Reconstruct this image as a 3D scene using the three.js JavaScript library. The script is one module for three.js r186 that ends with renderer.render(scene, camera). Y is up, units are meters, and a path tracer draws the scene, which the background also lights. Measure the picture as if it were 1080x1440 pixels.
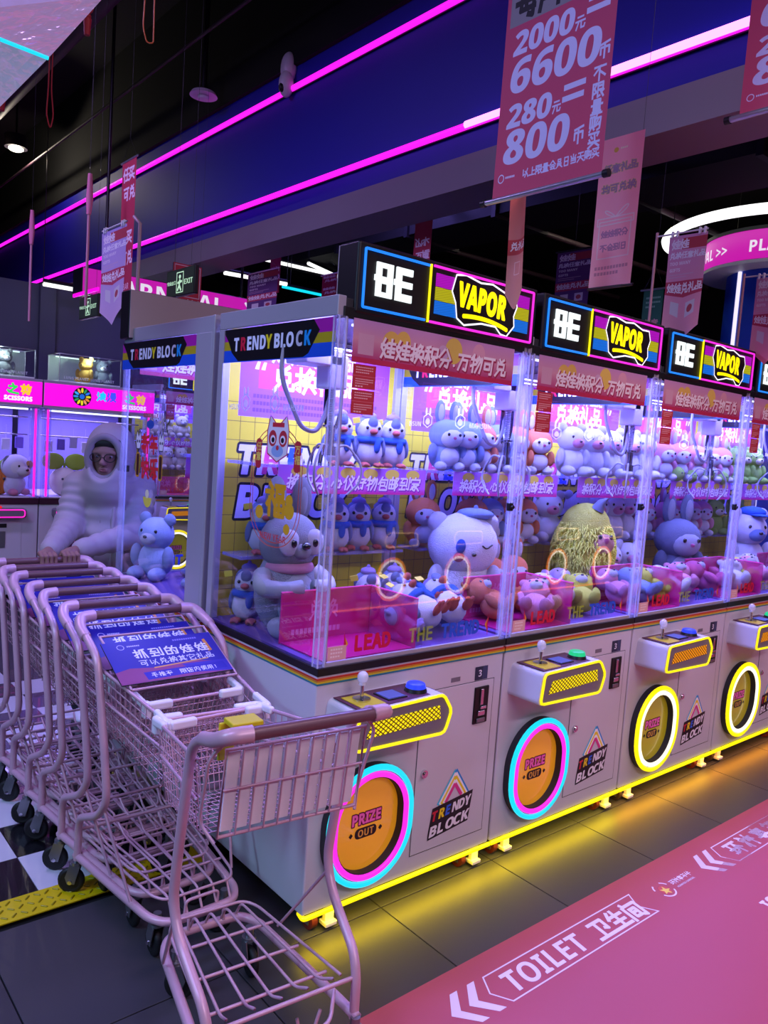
import * as THREE from 'three';
import { RoundedBoxGeometry } from 'three/addons/geometries/RoundedBoxGeometry.js';
import { mergeGeometries } from 'three/addons/utils/BufferGeometryUtils.js';
import { MarchingCubes } from 'three/addons/objects/MarchingCubes.js';
import { RectAreaLightUniformsLib } from 'three/addons/lights/RectAreaLightUniformsLib.js';
import { FontLoader } from 'three/addons/loaders/FontLoader.js';
import { TextGeometry } from 'three/addons/geometries/TextGeometry.js';

// ---------------------------------------------------------------- camera, light, exposure
const scene = new THREE.Scene();
scene.background = new THREE.Color(0x000000);
const renderer = new THREE.WebGLRenderer({ antialias: true });
renderer.toneMapping = THREE.LinearToneMapping;
renderer.toneMappingExposure = 1.0;
renderer.shadowMap.enabled = true;
RectAreaLightUniformsLib.init();
const camera = new THREE.PerspectiveCamera(66.41, 3 / 4, 0.05, 60);
camera.position.set(-1.3688, 1.57, 1.8665);
{ // level horizon tilted about four degrees, aimed slightly down
  const X = new THREE.Vector3(0.76338, 0.07002, 0.64214), Y = new THREE.Vector3(0.00352, 0.99364, -0.11254);
  camera.quaternion.setFromRotationMatrix(new THREE.Matrix4().makeBasis(X, Y, X.clone().cross(Y)));
}
const V = (x, y, z) => new THREE.Vector3(x, y, z);
function areaLight(name, color, k, w, h, pos, dir, parent = scene) {
  const l = new THREE.RectAreaLight(color, k, w, h);
  l.name = name; l.position.set(...pos); parent.add(l);
  // a RectAreaLight shines along its own -z
  l.quaternion.setFromUnitVectors(V(0, 0, -1), V(...dir).normalize());
  return l;
}
// [position, size, colour, strength] of ceiling panels added as fill light
const FILL_PANELS = [
  [[1.6, 4.3, 2.4], [2.6, 0.5], 0xf4ccdc, 24, 'facing the nearest claw machines'],
  [[-0.4, 4.3, 5.2], [2.6, 0.6], 0xe6d4ec, 42, 'above the entrance behind the viewer'],
  [[5.0, 4.3, 2.4], [2.6, 0.5], 0xe8b8f0, 20, 'towards the far end of the machine row'],
  [[-2.8, 4.3, 1.0], [1.6, 0.5], 0xb0acff, 40, 'beside the shopping carts'],
  [[-4.6, 3.6, -0.4], [1.6, 0.5], 0xa0d4ff, 66, 'far out on the cart side'],
  [[-1.6, 4.3, -2.8], [1.6, 0.5], 0xc0a0ff, 36, 'over the checker floor'],
  [[3.0, 4.3, -4.2], [1.6, 0.5], 0x8f7bff, 20, 'behind the grey beam'],
];

// ---------------------------------------------------------------- helpers
let seed = 7;
const rnd = () => ((seed = (seed * 16807) % 2147483647) / 2147483647);
const rr = (a, b) => a + rnd() * (b - a);
const names = {};
function numbered(n) { const k = names[n] = (names[n] ?? -1) + 1; return k ? n + '_' + String(k).padStart(3, '0') : n; }
function tag(o, label, category, group) { o.userData = { label, category }; if (group) o.userData.group = group; return o; }
function thing(name, label, category, pos = [0, 0, 0], turn = 0, group) {
  const o = new THREE.Group(); o.name = numbered(name); o.position.set(...pos); o.rotation.y = turn; scene.add(o);
  return tag(o, label, category, group);
}
function part(parent, name, geo, mat, label) {
  const m = new THREE.Mesh(Array.isArray(geo) ? join(geo) : geo, mat);
  m.castShadow = m.receiveShadow = true;
  if (parent === scene) m.name = numbered(name);
  else { const n = parent.children.filter((c) => c.name === name || c.name.startsWith(name + '_0')).length; m.name = n ? name + '_' + String(n).padStart(3, '0') : name; }
  if (label) m.userData.label = label;
  parent.add(m); return m;
}
function stuff(m) { m.userData.kind = 'stuff'; return m; }
function struct(name, geo, mat) { const m = part(scene, name, geo, mat); m.userData.kind = 'structure'; return m; }
function single(name, geo, mat, label, category, group) { return tag(part(scene, name, geo, mat), label, category, group); }
function copy(src, pos, turn, label, group) {
  const o = src.clone(); o.name = numbered(src.name.replace(/_\d{3}$/, '')); scene.add(o);
  if (pos) o.position.set(...pos); if (turn !== undefined) o.rotation.y = turn;
  o.userData = { ...src.userData }; if (label) o.userData.label = label; if (group) o.userData.group = group;
  return o;
}
function join(list) {
  const gs = list.map((g) => { let n = g.index ? g.toNonIndexed() : g.clone(); for (const k of Object.keys(n.attributes)) if (!['position', 'normal', 'uv'].includes(k)) n.deleteAttribute(k); if (!n.attributes.uv) n.setAttribute('uv', new THREE.BufferAttribute(new Float32Array(n.attributes.position.count * 2), 2)); return n; });
  return mergeGeometries(gs);
}
const bx = (w, h, d, x = 0, y = 0, z = 0) => new THREE.BoxGeometry(w, h, d).translate(x, y, z);
const span = (x0, x1, y0, y1, z0, z1) => bx(x1 - x0, y1 - y0, z1 - z0, (x0 + x1) / 2, (y0 + y1) / 2, (z0 + z1) / 2);
const rb = (w, h, d, r, x = 0, y = 0, z = 0) => new RoundedBoxGeometry(w, h, d, 2, Math.min(r, w / 2.01, h / 2.01, d / 2.01)).translate(x, y, z);
const rspan = (x0, x1, y0, y1, z0, z1, r = 0.004) => rb(x1 - x0, y1 - y0, z1 - z0, r, (x0 + x1) / 2, (y0 + y1) / 2, (z0 + z1) / 2);
const cyl = (r, h, x = 0, y = 0, z = 0, axis = 'y', n = 20, r2 = r) => { const g = new THREE.CylinderGeometry(r2, r, h, n); if (axis === 'x') g.rotateZ(-Math.PI / 2); if (axis === 'z') g.rotateX(Math.PI / 2); return g.translate(x, y, z); };
const ell = (rx, ry, rz, x = 0, y = 0, z = 0, n = 16) => new THREE.SphereGeometry(1, n, Math.round(n * 0.7)).scale(rx, ry, rz).translate(x, y, z);
const plane = (w, h, x = 0, y = 0, z = 0) => new THREE.PlaneGeometry(w, h).translate(x, y, z);
function fillet(pts, r) { // rounds the corners of a polyline
  const P = pts.map((p) => V(...p)); if (!r) return P;
  const out = [P[0]];
  for (let i = 1; i < P.length - 1; i++) {
    const a = P[i - 1].clone().sub(P[i]), b = P[i + 1].clone().sub(P[i]), k = Math.min(r, a.length() * 0.48, b.length() * 0.48);
    a.setLength(k).add(P[i]); b.setLength(k).add(P[i]);
    for (let t = 0; t <= 4; t++) { const s = t / 4; out.push(a.clone().multiplyScalar((1 - s) ** 2).addScaledVector(P[i], 2 * s * (1 - s)).addScaledVector(b, s * s)); }
  }
  out.push(P[P.length - 1]); return out;
}
function tube(pts, r, n = 8, bend = 0, closed = false) {
  const P = pts[0].isVector3 ? pts : fillet(pts, bend), pos = [], nor = [], idx = [];
  let up = V(0.3, 1, 0.17), N = P.length;
  for (let i = 0; i < N; i++) {
    const t = closed ? P[(i + 1) % N].clone().sub(P[(i + N - 1) % N]).normalize() : P[Math.min(i + 1, N - 1)].clone().sub(P[Math.max(i - 1, 0)]).normalize();
    if (i === 0 && Math.abs(t.dot(up.clone().normalize())) > 0.95) up = V(1, 0.1, 0.2);
    const s = t.clone().cross(up).normalize(); up = s.clone().cross(t).normalize();
    const rad = typeof r === 'function' ? r(i / (N - 1)) : r;
    for (let k = 0; k < n; k++) { const a = (k / n) * 2 * Math.PI, q = s.clone().multiplyScalar(Math.cos(a)).addScaledVector(up, Math.sin(a)); nor.push(q.x, q.y, q.z); pos.push(P[i].x + q.x * rad, P[i].y + q.y * rad, P[i].z + q.z * rad); }
  }
  const rings = closed ? N : N - 1;
  for (let i = 0; i < rings; i++) for (let k = 0; k < n; k++) { const a = i * n + k, b = i * n + (k + 1) % n, c = ((i + 1) % N) * n + k, d = ((i + 1) % N) * n + (k + 1) % n; idx.push(a, c, b, b, c, d); }
  if (!closed) for (const [o, f] of [[0, 1], [(N - 1) * n, 0]]) for (let k = 1; k < n - 1; k++) idx.push(...(f ? [o, o + k, o + k + 1] : [o, o + k + 1, o + k]));
  const g = new THREE.BufferGeometry();
  g.setAttribute('position', new THREE.Float32BufferAttribute(pos, 3)); g.setAttribute('normal', new THREE.Float32BufferAttribute(nor, 3));
  g.setAttribute('uv', new THREE.Float32BufferAttribute(new Float32Array(pos.length / 3 * 2), 2)); g.setIndex(idx);
  return g;
}
const wire = (a, b, r = 0.0022) => tube([a, b], r, 5);
function extrude(shape, depth, bevel = 0, x = 0, y = 0, z = 0, seg = 10) {
  return new THREE.ExtrudeGeometry(shape, { depth, bevelEnabled: bevel > 0, bevelThickness: bevel, bevelSize: bevel, bevelSegments: 2, curveSegments: seg }).translate(x, y, z);
}
const shapeOf = (pts) => new THREE.Shape(pts.map((p) => new THREE.Vector2(...p)));
function stadium(w, h, r) { // rounded outline centred on 0
  const s = new THREE.Shape(), a = w / 2, b = h / 2; r = Math.min(r, a, b);
  s.moveTo(-a + r, -b); s.lineTo(a - r, -b); s.absarc(a - r, -b + r, r, -Math.PI / 2, 0); s.lineTo(a, b - r); s.absarc(a - r, b - r, r, 0, Math.PI / 2);
  s.lineTo(-a + r, b); s.absarc(-a + r, b - r, r, Math.PI / 2, Math.PI); s.lineTo(-a, -b + r); s.absarc(-a + r, -b + r, r, Math.PI, Math.PI * 1.5);
  return s;
}
const outline = (shape, z, n = 48) => shape.getSpacedPoints(n).slice(0, n).map((p) => V(p.x, p.y, z));

// ---------------------------------------------------------------- textures and lettering
const STROKES = {
  娃: '30076e 641f 0565 83f3 b0be 77f7 8afa 7efe', 换: '303e1d 0464 0a67 a074 a1d1b5 7a75f5fa 6afa b56f bafe', 积: '5011 0464 323f 350b 356b 8181f1f88881 a97f caff', 分: '6007 90f8 39d9cf9e 793f',
  万: '02f2 66c6bf8e 621f', 物: '3003 0464 303f 0a68 a175 83f3ebdf b278 e27f', 可: '01f1 c1cfaf 26969b2b26', 兑: '5073 b082 34c4c9393433 691f a9aefefb', 心: '270b 545dcdc9 7396 b5e9',
  仪: '4007 353f a0c2 e26f 73ff', 好: '30076e 641f 0565 83f3b6 b6be9d 77f7', 包: '5008 43e3eacb 36a6aa3a 363fefec', 邮: '03838d0d03 404d 0888 a1af a1e1b6e9bc', 到: '0191 4116 3676 0999 494e 0e9e b2ba f0fecd',
  家: '7072 0502f2f5 37d7 873b 679c8f5e 8a1e e88a 9aff', 礼: '3052 04641a 373f 5679 a0aefefb', 品: '41b1b6464140 09696e0e0908 99f9fe9e9998', 任: '4007 353f e071 67f7 b1be 7efe',
  意: '7071 12e2 4354 b2a4 05f5 37c7cb3b37 39c9 2c1f 5c5fbfbd 8c9d dcfe', 每: '4013 41e1 433bdb 43d3cf9e 07f7 7587 797b', 月: '311a0f 31d1df 36d6 3ada', 元: '31c1 06f6 561f 969eeefb', 币: 'd022 2b25d5db 737f',
  不: '01f1 8108 747f 86fb', 限: '010f 0151265a2b 71e1e878 74e4 717fae a8ff f9cb', 量: '31c1c53531 33c3 06f6 38c8cc3c38 3aca 787f 2ddd 0fff', 购: '0b01616b 333a0f 4b6e 9076 83f3eebf b57bd9 d8eb',
  买: '01e1c4 3456 1729 0afa 839a0f 9bff', 以: '222c6a 7597 d17f c9ff', 上: '818e 87e7 0efe', 会: '8007 80f7 47b7 2aea 7a3ece bcef', 日: '31c1cf3f31 38c8', 当: '7077 1235 d2b5 27d7de2e 2ada', 天: '21d1 07f7 71780f 89ff',
  新: '4050 0272 2335 6354 0676 0a7a 464e 3a1c 5a7c e192 92997f 96f6 c6cf', 年: '4013 32e2 37d7 373a 0afa 828f', 快: '303f 1416 5466 73e3e8 68f8 a0a85f a8ff', 乐: 'd021 2127f7 828fae 5a2d aadd',
  之: '7082 24d42d 0b2dff', 剪: '4052 b092 03f3 25757a 252a 2777 b4b8 e4e9 1bdbcf9e 7b3f', 浪: '1123 0517 0f3a a0b2 63e3e868 66e6 636eab 99ff e9bb', 漫: '1123 0517 0f3a 70e0e47470 72e2 65f5f86865 95a8 c5c8 7aea6f 8aff',
  须: '5014 6419 7a0f 71f1 b1a4 8c84f4fc b4b96f bcff', 醉: '0171 14747e1e14 3137 515a 1a7a b0b1 82f2 a377 d3f6 89f9 b7bf', 倒: '3006 242f 41b1 6147a7 5aaa 777e 4eae c2cb f0fedd', 抓: '303e1d 0464 0a67 e081 837e b2bf c2ff',
  的: '4004 03737e0e03 0878 b086 94f4eebe a8cb', 其: '03e3 404b b0bb 45b5 48b8 0bfb 5c1f acef', 它: '7072 0502f2f5 464fefeb d64a', 卫: '11d1d9b8 616e 0efe', 生: '4015 34e4 808e 39d9 0efe', 间: '2032 131f 52e2efce 56a6ad5d56 59a9',
  均: '0464 303d 0c6a 9076 83f3eebe 95b7 7bda', 山: '707e 161e fe 1efe f5fe', 木: '04f4 707f 744e 740b 84fb', 重: '50e0 0a 03f3 26d6db2b26 28d8 707f 2ddd 0fff', 手: 'c021 25d5 09f9 727faf', 推: '303e1d 0464 0a67 9075 848f c1c2 84f4 b4be 88f8 8bfb 8efe', 车: '12e2 71494ae6 3777 09f9 767f',
  店: '7071 0202f2 2209 2f 838f 87e7 3b3f 39d9df3f39', 内: '1f12e2efce 707576 763b 77bb', 使: '4007 353f 61f1 64e4e96964 b06f 6afe', 用: '21210e 21d1df 26d6 2ada 717f', 福: '3052 04641a 373f 5679 81f1 93e3e69693 88f8ff8f88 bcbe b8bf 8cfc', 环: '0161 313d 0868 0d6c 81f1 b18a b3bf c6f9', 游: '1022 0416 0d29 3153 3565 463f b0a3 74f4 96e6 88f8 c6cf', 嘉: '12e2 707f 24d4 36d6d93936 4b5d 9b8d 0bfb', 华: '4007 252a b0a8 e484 09f9 747f', 安: '7072 0502f2f5 736bdf a73f 08f8', 全: '8007 80f7 47b7 2ada 0efe 777e', 出: '717f 2226d6d2 191fdfd9', 口: '22d2de2e22', 员: '41b1b54541 38c8 383d c8cd 7a0f 9bff', 送: '1022 050d 0fff 7081 c0b2 53e3 b3 57f7 a7', 拼: '303e1d 0464 0a67 8094 d0b3 75f5 7af9 9f95 d5df',
};
function hanzi(c, str, x, y, s, color, weight = 0.12, gap = 1.04, vertical = false) { // brush strokes on a 16 x 16 grid
  c.save(); c.strokeStyle = color; c.fillStyle = color; c.lineWidth = s * weight; c.lineCap = 'square'; c.lineJoin = 'round';
  let px = x, py = y;
  for (const ch of str) {
    const d = STROKES[ch];
    if (d) for (const st of d.split(' ')) {
      c.beginPath();
      for (let i = 0; i + 1 < st.length; i += 2) { const a = px + (parseInt(st[i], 16) / 15) * s * 0.9 + s * 0.05, b = py + (parseInt(st[i + 1], 16) / 15) * s * 0.9 + s * 0.05; i ? c.lineTo(a, b) : c.moveTo(a, b); }
      if (st.length === 2) c.lineTo(px, py);
      c.stroke();
    } else if (ch !== ' ') { c.font = `bold ${s * 0.95}px sans-serif`; c.textAlign = 'left'; c.textBaseline = 'alphabetic'; c.fillText(ch, px + s * 0.1, py + s * 0.86); }
    if (vertical) py += s * gap; else px += (ch === '.' || ch === '!' ? s * 0.5 : s * gap);
  }
  c.restore();
}
function canvas(w, h, draw, bg) {
  const el = document.createElement('canvas'); el.width = w; el.height = h; const c = el.getContext('2d');
  if (bg) { c.fillStyle = bg; c.fillRect(0, 0, w, h); }
  draw(c, w, h); return el;
}
function tex(w, h, draw, bg) { const t = new THREE.CanvasTexture(canvas(w, h, draw, bg)); t.colorSpace = THREE.SRGBColorSpace; t.magFilter = THREE.LinearFilter; return t; }
function poly(c, pts, fill, stroke, lw) { c.beginPath(); pts.forEach((p, i) => (i ? c.lineTo(...p) : c.moveTo(...p))); c.closePath(); if (fill) { c.fillStyle = fill; c.fill(); } if (stroke) { c.strokeStyle = stroke; c.lineWidth = lw; c.stroke(); } }
function words(c, str, x, y, size, fill, stroke, lw, align = 'left', font = 'bold', fam = 'sans-serif') { c.font = `${font} ${size}px ${fam}`; c.textAlign = align; c.textBaseline = 'alphabetic'; c.lineJoin = 'round'; if (stroke) { c.strokeStyle = stroke; c.lineWidth = lw; c.strokeText(str, x, y); } if (fill) { c.fillStyle = fill; c.fillText(str, x, y); } }
function rows(c, x, y, w, n, step, h, color) { c.fillStyle = color; for (let i = 0; i < n; i++) { let p = x; while (p < x + w * (i === n - 1 ? 0.7 : 1)) { const k = h * 0.8; c.fillRect(p, y + i * step, k, h); p += h * 1.05; } } } // print too small to read
// fine noise used for bumps and roughness
function noiseTex(n, f, rep = 1) {
  const d = new Uint8Array(n * n * 4), g = [];
  for (let o = 0; o < 4; o++) { const m = Math.round(f * 2 ** o); g.push([m, Array.from({ length: m * m }, () => rnd())]); }
  for (let y = 0; y < n; y++) for (let x = 0; x < n; x++) {
    let v = 0, a = 0.5;
    for (const [m, q] of g) { const u = (x / n) * m, w = (y / n) * m, i = Math.floor(u), j = Math.floor(w), s = u - i, t = w - j, at = (p, r) => q[((r + m) % m) * m + ((p + m) % m)]; v += a * ((at(i, j) * (1 - s) + at(i + 1, j) * s) * (1 - t) + (at(i, j + 1) * (1 - s) + at(i + 1, j + 1) * s) * t); a /= 2; }
    const b = Math.max(0, Math.min(255, v * 270)), k = (y * n + x) * 4; d[k] = d[k + 1] = d[k + 2] = b; d[k + 3] = 255;
  }
  const t = new THREE.DataTexture(d, n, n); t.wrapS = t.wrapT = THREE.RepeatWrapping; t.magFilter = t.minFilter = THREE.LinearFilter; t.repeat.set(rep, rep); t.needsUpdate = true; return t;
}
const NOISE = noiseTex(256, 8), FUR = noiseTex(256, 40, 6);
const roughTex = (() => { const t = NOISE.clone(); t.repeat.set(2, 2); return t; })();

// ---------------------------------------------------------------- materials
const std = (color, roughness = 0.5, metalness = 0, extra = {}) => new THREE.MeshPhysicalMaterial({ color, roughness, metalness, ...extra });
const glow = (color, k = 1, base = 0x111111) => new THREE.MeshStandardMaterial({ color: base, roughness: 0.4, emissive: color, emissiveIntensity: k });
const print = (map, roughness = 0.6, extra = {}) => new THREE.MeshStandardMaterial({ map, roughness, ...extra });
const decal = (map, roughness = 0.45, extra = {}) => new THREE.MeshStandardMaterial({ map, roughness, transparent: true, ...extra });
const lit = (map, k = 1) => new THREE.MeshStandardMaterial({ color: 0x080808, roughness: 0.35, emissive: 0xffffff, emissiveMap: map, emissiveIntensity: k });
const fluff = (color, k = 0.006) => std(color, 0.95, 0, { sheen: 0.5, sheenColor: new THREE.Color(color), sheenRoughness: 0.6, bumpMap: FUR, bumpScale: k });
const M = {
  steel: std(0xcdcad2, 0.42, 0, { bumpMap: NOISE, bumpScale: 0.0004 }), frame: std(0xb4b2bd, 0.35, 0.25), alu: std(0xb9bac4, 0.3, 0.8), dark: std(0x121016, 0.4), black: std(0x060607, 0.45), chrome: std(0xd6d6dc, 0.15, 1),
  glass: std(0xf4f6ff, 0.02, 0, { transmission: 1, thickness: 0, ior: 1.5 }), acrylic: std(0xdfe4ff, 0.05, 0, { transmission: 0.8, thickness: 0, ior: 1.45 }), white: std(0xe4e2ea, 0.5), whitePlastic: std(0xeae6f0, 0.45),
  pink: std(0xcfa6b8, 0.38, 0.15, { bumpMap: NOISE, bumpScale: 0.0003 }), pinkWire: std(0xcda4b6, 0.4, 0.15), grip: std(0x6e4a52, 0.35), rubber: std(0x0d0d10, 0.6), zinc: std(0x8f9297, 0.35, 0.85), redWheel: std(0x5c1c1a, 0.5), brownWheel: std(0x3a2a24, 0.5),
  yellow: glow(0xffe600, 1.25), amber: glow(0xff9a10, 1.2), cyan: glow(0x10d8f0, 1.15), magenta: glow(0xff2ce0, 1.15), hot: glow(0xf41ae8, 1.5), neonYellow: glow(0xfff000, 1.3), neonWhite: glow(0xfff6d8, 1.6), blueNeon: glow(0x1580ff, 1.25), whiteGlow: glow(0xf2fbff, 1.25), tubeWhite: glow(0xffffff, 1.6),
  orangeDoor: std(0xf0b428, 0.28, 0, { clearcoat: 0.5, emissive: 0xd88a10, emissiveIntensity: 0.3 }), oliveDoor: std(0xb8b020, 0.28, 0, { clearcoat: 0.5, emissive: 0x8a8410, emissiveIntensity: 0.25 }), purple: std(0x3a2050, 0.4),  // both door materials carry a small emission added to brighten the flaps
  shelfAcrylic: std(0xd8d4ff, 0.08, 0, { transmission: 0.75, thickness: 0 }), floorPink: std(0x5c4488, 0.4),
};
// ---------------------------------------------------------------- the setting
const tileNoise = NOISE.clone(); tileNoise.repeat.set(1, 1);
const FLOOR_MATS = [0x38383e, 0x35353b, 0x3b3b41].map((c) => std(c, 0.42, 0, { bumpMap: NOISE, bumpScale: 0.0003 }));
const floor = struct("floor", [span(-7, 13, -0.2, -0.012, -14, 8), span(-0.75, 8, -0.012, 0, 0.555, 2.7)], std(0x141417, 0.6));
{ // dark stoneware aisle tiles, laid with thin joints
  const T = 0.555, g = rb(T - 0.004, 0.012, T - 0.004, 0.0015, 0, -0.006, 0);
  for (let i = -3; i < 10; i++) for (let j = 0; j < 2; j++) { const z = -0.56 + T * (j + 0.5); if (z < -0.6 || (i < -3)) continue; const t = part(floor, 'tile', g, FLOOR_MATS[Math.floor(rnd() * 3)]); t.position.set(0.335 + T * (i + 0.5), 0, z); }
  for (let i = -5; i < -3; i++) for (let j = -1; j < 4; j++) { const t = part(floor, 'tile', g, FLOOR_MATS[Math.floor(rnd() * 3)]); t.position.set(0.335 + T * (i + 0.5), 0, -0.56 + T * (j + 0.5)); }
  // black and white checker behind the yellow strip
  const s = 0.25, w = rb(s - 0.002, 0.012, s - 0.002, 0.001, 0, -0.006, 0), ck = [std(0xcfd0dc, 0.22, 0, { clearcoat: 0.4 }), std(0x0d0d12, 0.25, 0, { clearcoat: 0.3 })];
  for (let i = -8; i < 3; i++) for (let j = 0; j < 10; j++) { const t = part(floor, 'checker_tile', w, ck[(i + j + 20) % 2]); t.position.set(i * s + 0.06, 0, -0.715 - (j + 0.5) * s); }
}
struct('ceiling', span(-7, 13, 5.0, 5.2, -14, 8), std(0x0b0a0f, 0.9));
struct('wall_back', span(-7, 13, 0, 5, -14.2, -14), std(0x3a3844, 0.85, 0, { bumpMap: NOISE, bumpScale: 0.002 }));
struct('wall_front', span(-7, 13, 0, 5, 8, 8.2), std(0x2a2438, 0.9));
struct('wall_left', span(-7.2, -7, 0, 5, -14, 8), std(0x2c2440, 0.9));
struct('wall_right', span(13, 13.2, 0, 5, -14, 8), std(0x18161e, 0.9));
// the long blue fascia with its grey beam: parallel to the machines' sides
const FX = 1.5;
struct('trim_4', span(FX - 0.03, FX + 0.15, 3.965, 5, -13.9, 3), std(0x040407, 0.95));
struct('trim_1', span(FX, FX + 0.15, 3.04, 3.965, -13.9, 3), std(0x05049c, 0.6, 0, { bumpMap: NOISE, bumpScale: 0.0008 }));
struct('trim_2', [span(FX - 0.01, FX + 0.25, 2.985, 3.035, -13.9, 3), span(FX - 0.04, FX + 0.25, 2.86, 2.985, -13.9, 3)], std(0x847886, 0.7));
struct('trim_3', span(FX + 0.25, 9, 2.9, 3.05, -13.9, -6.2), std(0x6a6472, 0.8));
for (const [y, z1, lab] of [[3.82, -0.1, 'upper magenta neon line running along the blue fascia'], [3.17, 0.42, 'lower magenta neon line just above the grey beam']]) {
  const t = thing('neon_light_strip', lab, 'neon light', [0, 0, 0]);
  part(t, 'channel', span(FX - 0.015, FX - 0.001, y - 0.02, y + 0.02, -13.6, z1 + (y > 3.5 ? 2.6 : 0)), M.dark);
  part(t, 'tube', tube([[FX - 0.024, y, -13.6], [FX - 0.024, y, z1 + (y > 3.5 ? 2.6 : 0)]], 0.017, 8), M.hot);
  if (y < 3.5) part(t, 'bright_tube', tube([[FX - 0.027, y + 0.004, -1.05], [FX - 0.027, y + 0.004, z1]], 0.0185, 8), glow(0xff8cf4, 2.6), 'brighter white-pink section of the neon line');
}
for (const [p, s, col, k, where] of FILL_PANELS) {
  const t = thing('ceiling_light', 'added pale fill light panel hung ' + where, 'ceiling light', p);
  part(t, 'hanger', [cyl(0.01, 4.98 - p[1], -s[0] * 0.4, (4.98 - p[1]) / 2, 0, 'y', 6), cyl(0.01, 4.98 - p[1], s[0] * 0.4, (4.98 - p[1]) / 2, 0, 'y', 6), bx(s[0], 0.02, 0.03, 0, 0.06, 0)], M.dark); part(t, 'housing', rb(s[0] + 0.06, 0.05, s[1] + 0.06, 0.01, 0, 0.03, 0), M.dark); part(t, 'diffuser', bx(s[0], 0.01, s[1], 0, 0, 0), glow(col, 0.6));
  areaLight('fill_panel_light', col, k, s[0], s[1], [p[0], p[1] - 0.01, p[2]], [0, -1, 0]);
}
{ // pipes and ducts under the black ceiling
  const pm = std(0x3a2430, 0.6), pr = (name, lab, g) => single(name, g, pm, lab, 'pipe');
  pr('ceiling_pipe', 'thick dark pipe running under the black ceiling beside the fascia', tube([[0.55, 4.35, -13.8], [0.55, 4.35, 0.5]], 0.085, 14));
  pr('ceiling_pipe', 'thin dark conduit above the thick ceiling pipe', tube([[-0.5, 4.6, -13.8], [-0.5, 4.6, 0.5]], 0.035, 10));
  pr('ceiling_pipe', 'slim cable tray rod between thick pipe and fascia', tube([[1.1, 4.2, -13.8], [1.1, 4.2, 1]], 0.012, 8));
  const duct = thing('air_duct', 'black rectangular air duct behind the grey beam', 'duct');
  part(duct, 'duct_body', span(4.0, 4.7, 3.7, 4.2, -8.5, 2), std(0x0e0c10, 0.7));
  for (let z = -8; z < 2; z += 1.2) part(duct, 'flange', span(3.97, 4.73, 3.67, 4.23, z, z + 0.05), std(0x14121a, 0.6));
  for (let i = 0; i < 5; i++) pr('ceiling_beam', ['first', 'second', 'third', 'fourth', 'fifth'][i] + ' thin cross rod beyond the grey beam counting away from the camera', tube([[1.8, 3.9, 0.4 - i * 1.4], [9, 4.0, 0.4 - i * 1.4]], 0.03, 8));
}
// ---------------------------------------------------------------- floor graphics
{
  const mat = thing('floor_sticker', 'pink floor sticker strip with white TOILET arrow beside the machines', 'floor sticker', [0, 0, 0]);
  part(mat, 'sheet', span(-0.75, 8, 0.0005, 0.002, 0.36, 2.6), std(0xb24858, 0.5, 0, { bumpMap: NOISE, bumpScale: 0.0002 }));
  const arrow = (x0, label, draw, w = 1.2) => { const g = plane(w, 0.26).rotateX(-Math.PI / 2).translate(x0 + w / 2, 0.0026, 0.50); part(mat, 'printed_arrow', g, decal(tex(1600, Math.round(1600 * 0.26 / w), draw)), label); };
  const chev = (c, x, h) => { for (const k of [0, 1]) { c.fillStyle = '#e8d6e4'; const a = x + k * 95; poly(c, [[a, h / 2], [a + 75, h * 0.25], [a + 115, h * 0.25], [a + 50, h / 2], [a + 115, h * 0.75], [a + 75, h * 0.75]], '#e8d6e4'); } };
  const frame = (c, x0, x1, h) => poly(c, [[x0, h / 2], [x0 + 46, h * 0.27], [x1, h * 0.27], [x1 - 50, h / 2], [x1, h * 0.73], [x0 + 46, h * 0.73]], null, '#e8d6e4', 7);
  const badge = (c, x, h) => { c.strokeStyle = '#e8d6e4'; c.lineWidth = 9; c.beginPath(); c.arc(x, h / 2, 52, 0.4, 2.7); c.stroke(); c.beginPath(); c.arc(x, h / 2, 58, 3.5, 4.2); c.stroke(); c.beginPath(); c.arc(x, h / 2, 58, 5.2, 5.9); c.stroke(); c.fillStyle = '#c8484a'; c.beginPath(); c.arc(x, h / 2, 34, 0, 7); c.fill(); poly(c, Array.from({ length: 10 }, (_, i) => [x + Math.cos(i * Math.PI / 5) * (i % 2 ? 14 : 34), h / 2 + 6 + Math.sin(i * Math.PI / 5) * (i % 2 ? 14 : 34)]), '#f0d860'); hanzi(c, '环游嘉年华', x + 80, h / 2 - 34, 36, '#e8d6e4', 0.12); words(c, 'HUANYOU CARNIVAL', x + 82, h / 2 + 28, 16, '#e8d6e4'); };
  arrow(0.14, 'white chevrons and outlined TOILET direction', (c, w, h) => { chev(c, 40, h); frame(c, 250, 1330, h); c.save(); c.translate(330, h * 0.665); c.transform(1, 0, -0.18, 1, 0, 0); words(c, 'TOILET', 0, 0, 150, '#eadcf0'); hanzi(c, '卫生间', 580, -112, 122, '#eadcf0', 0.16); c.restore(); }, 1.2);
  arrow(1.2, 'round emblem with white carnival lettering', (c, w, h) => { badge(c, 110, h); }, 1.2);
  arrow(1.52, 'second white chevrons and outlined carnival direction', (c, w, h) => { chev(c, 40, h); frame(c, 250, 1330, h); hanzi(c, '环游嘉年华', 360, h * 0.33, 115, '#eadcf0', 0.15, 1.3); }, 1.2);
  part(mat, 'printed_arrow', plane(0.2, 0.1).rotateX(-Math.PI / 2).translate(1.585, 0.0026, 0.775), decal(tex(256, 128, (c) => words(c, 'IS', 20, 110, 120, '#eadcf0'))), 'white letters cut by the picture edge');
}
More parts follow.
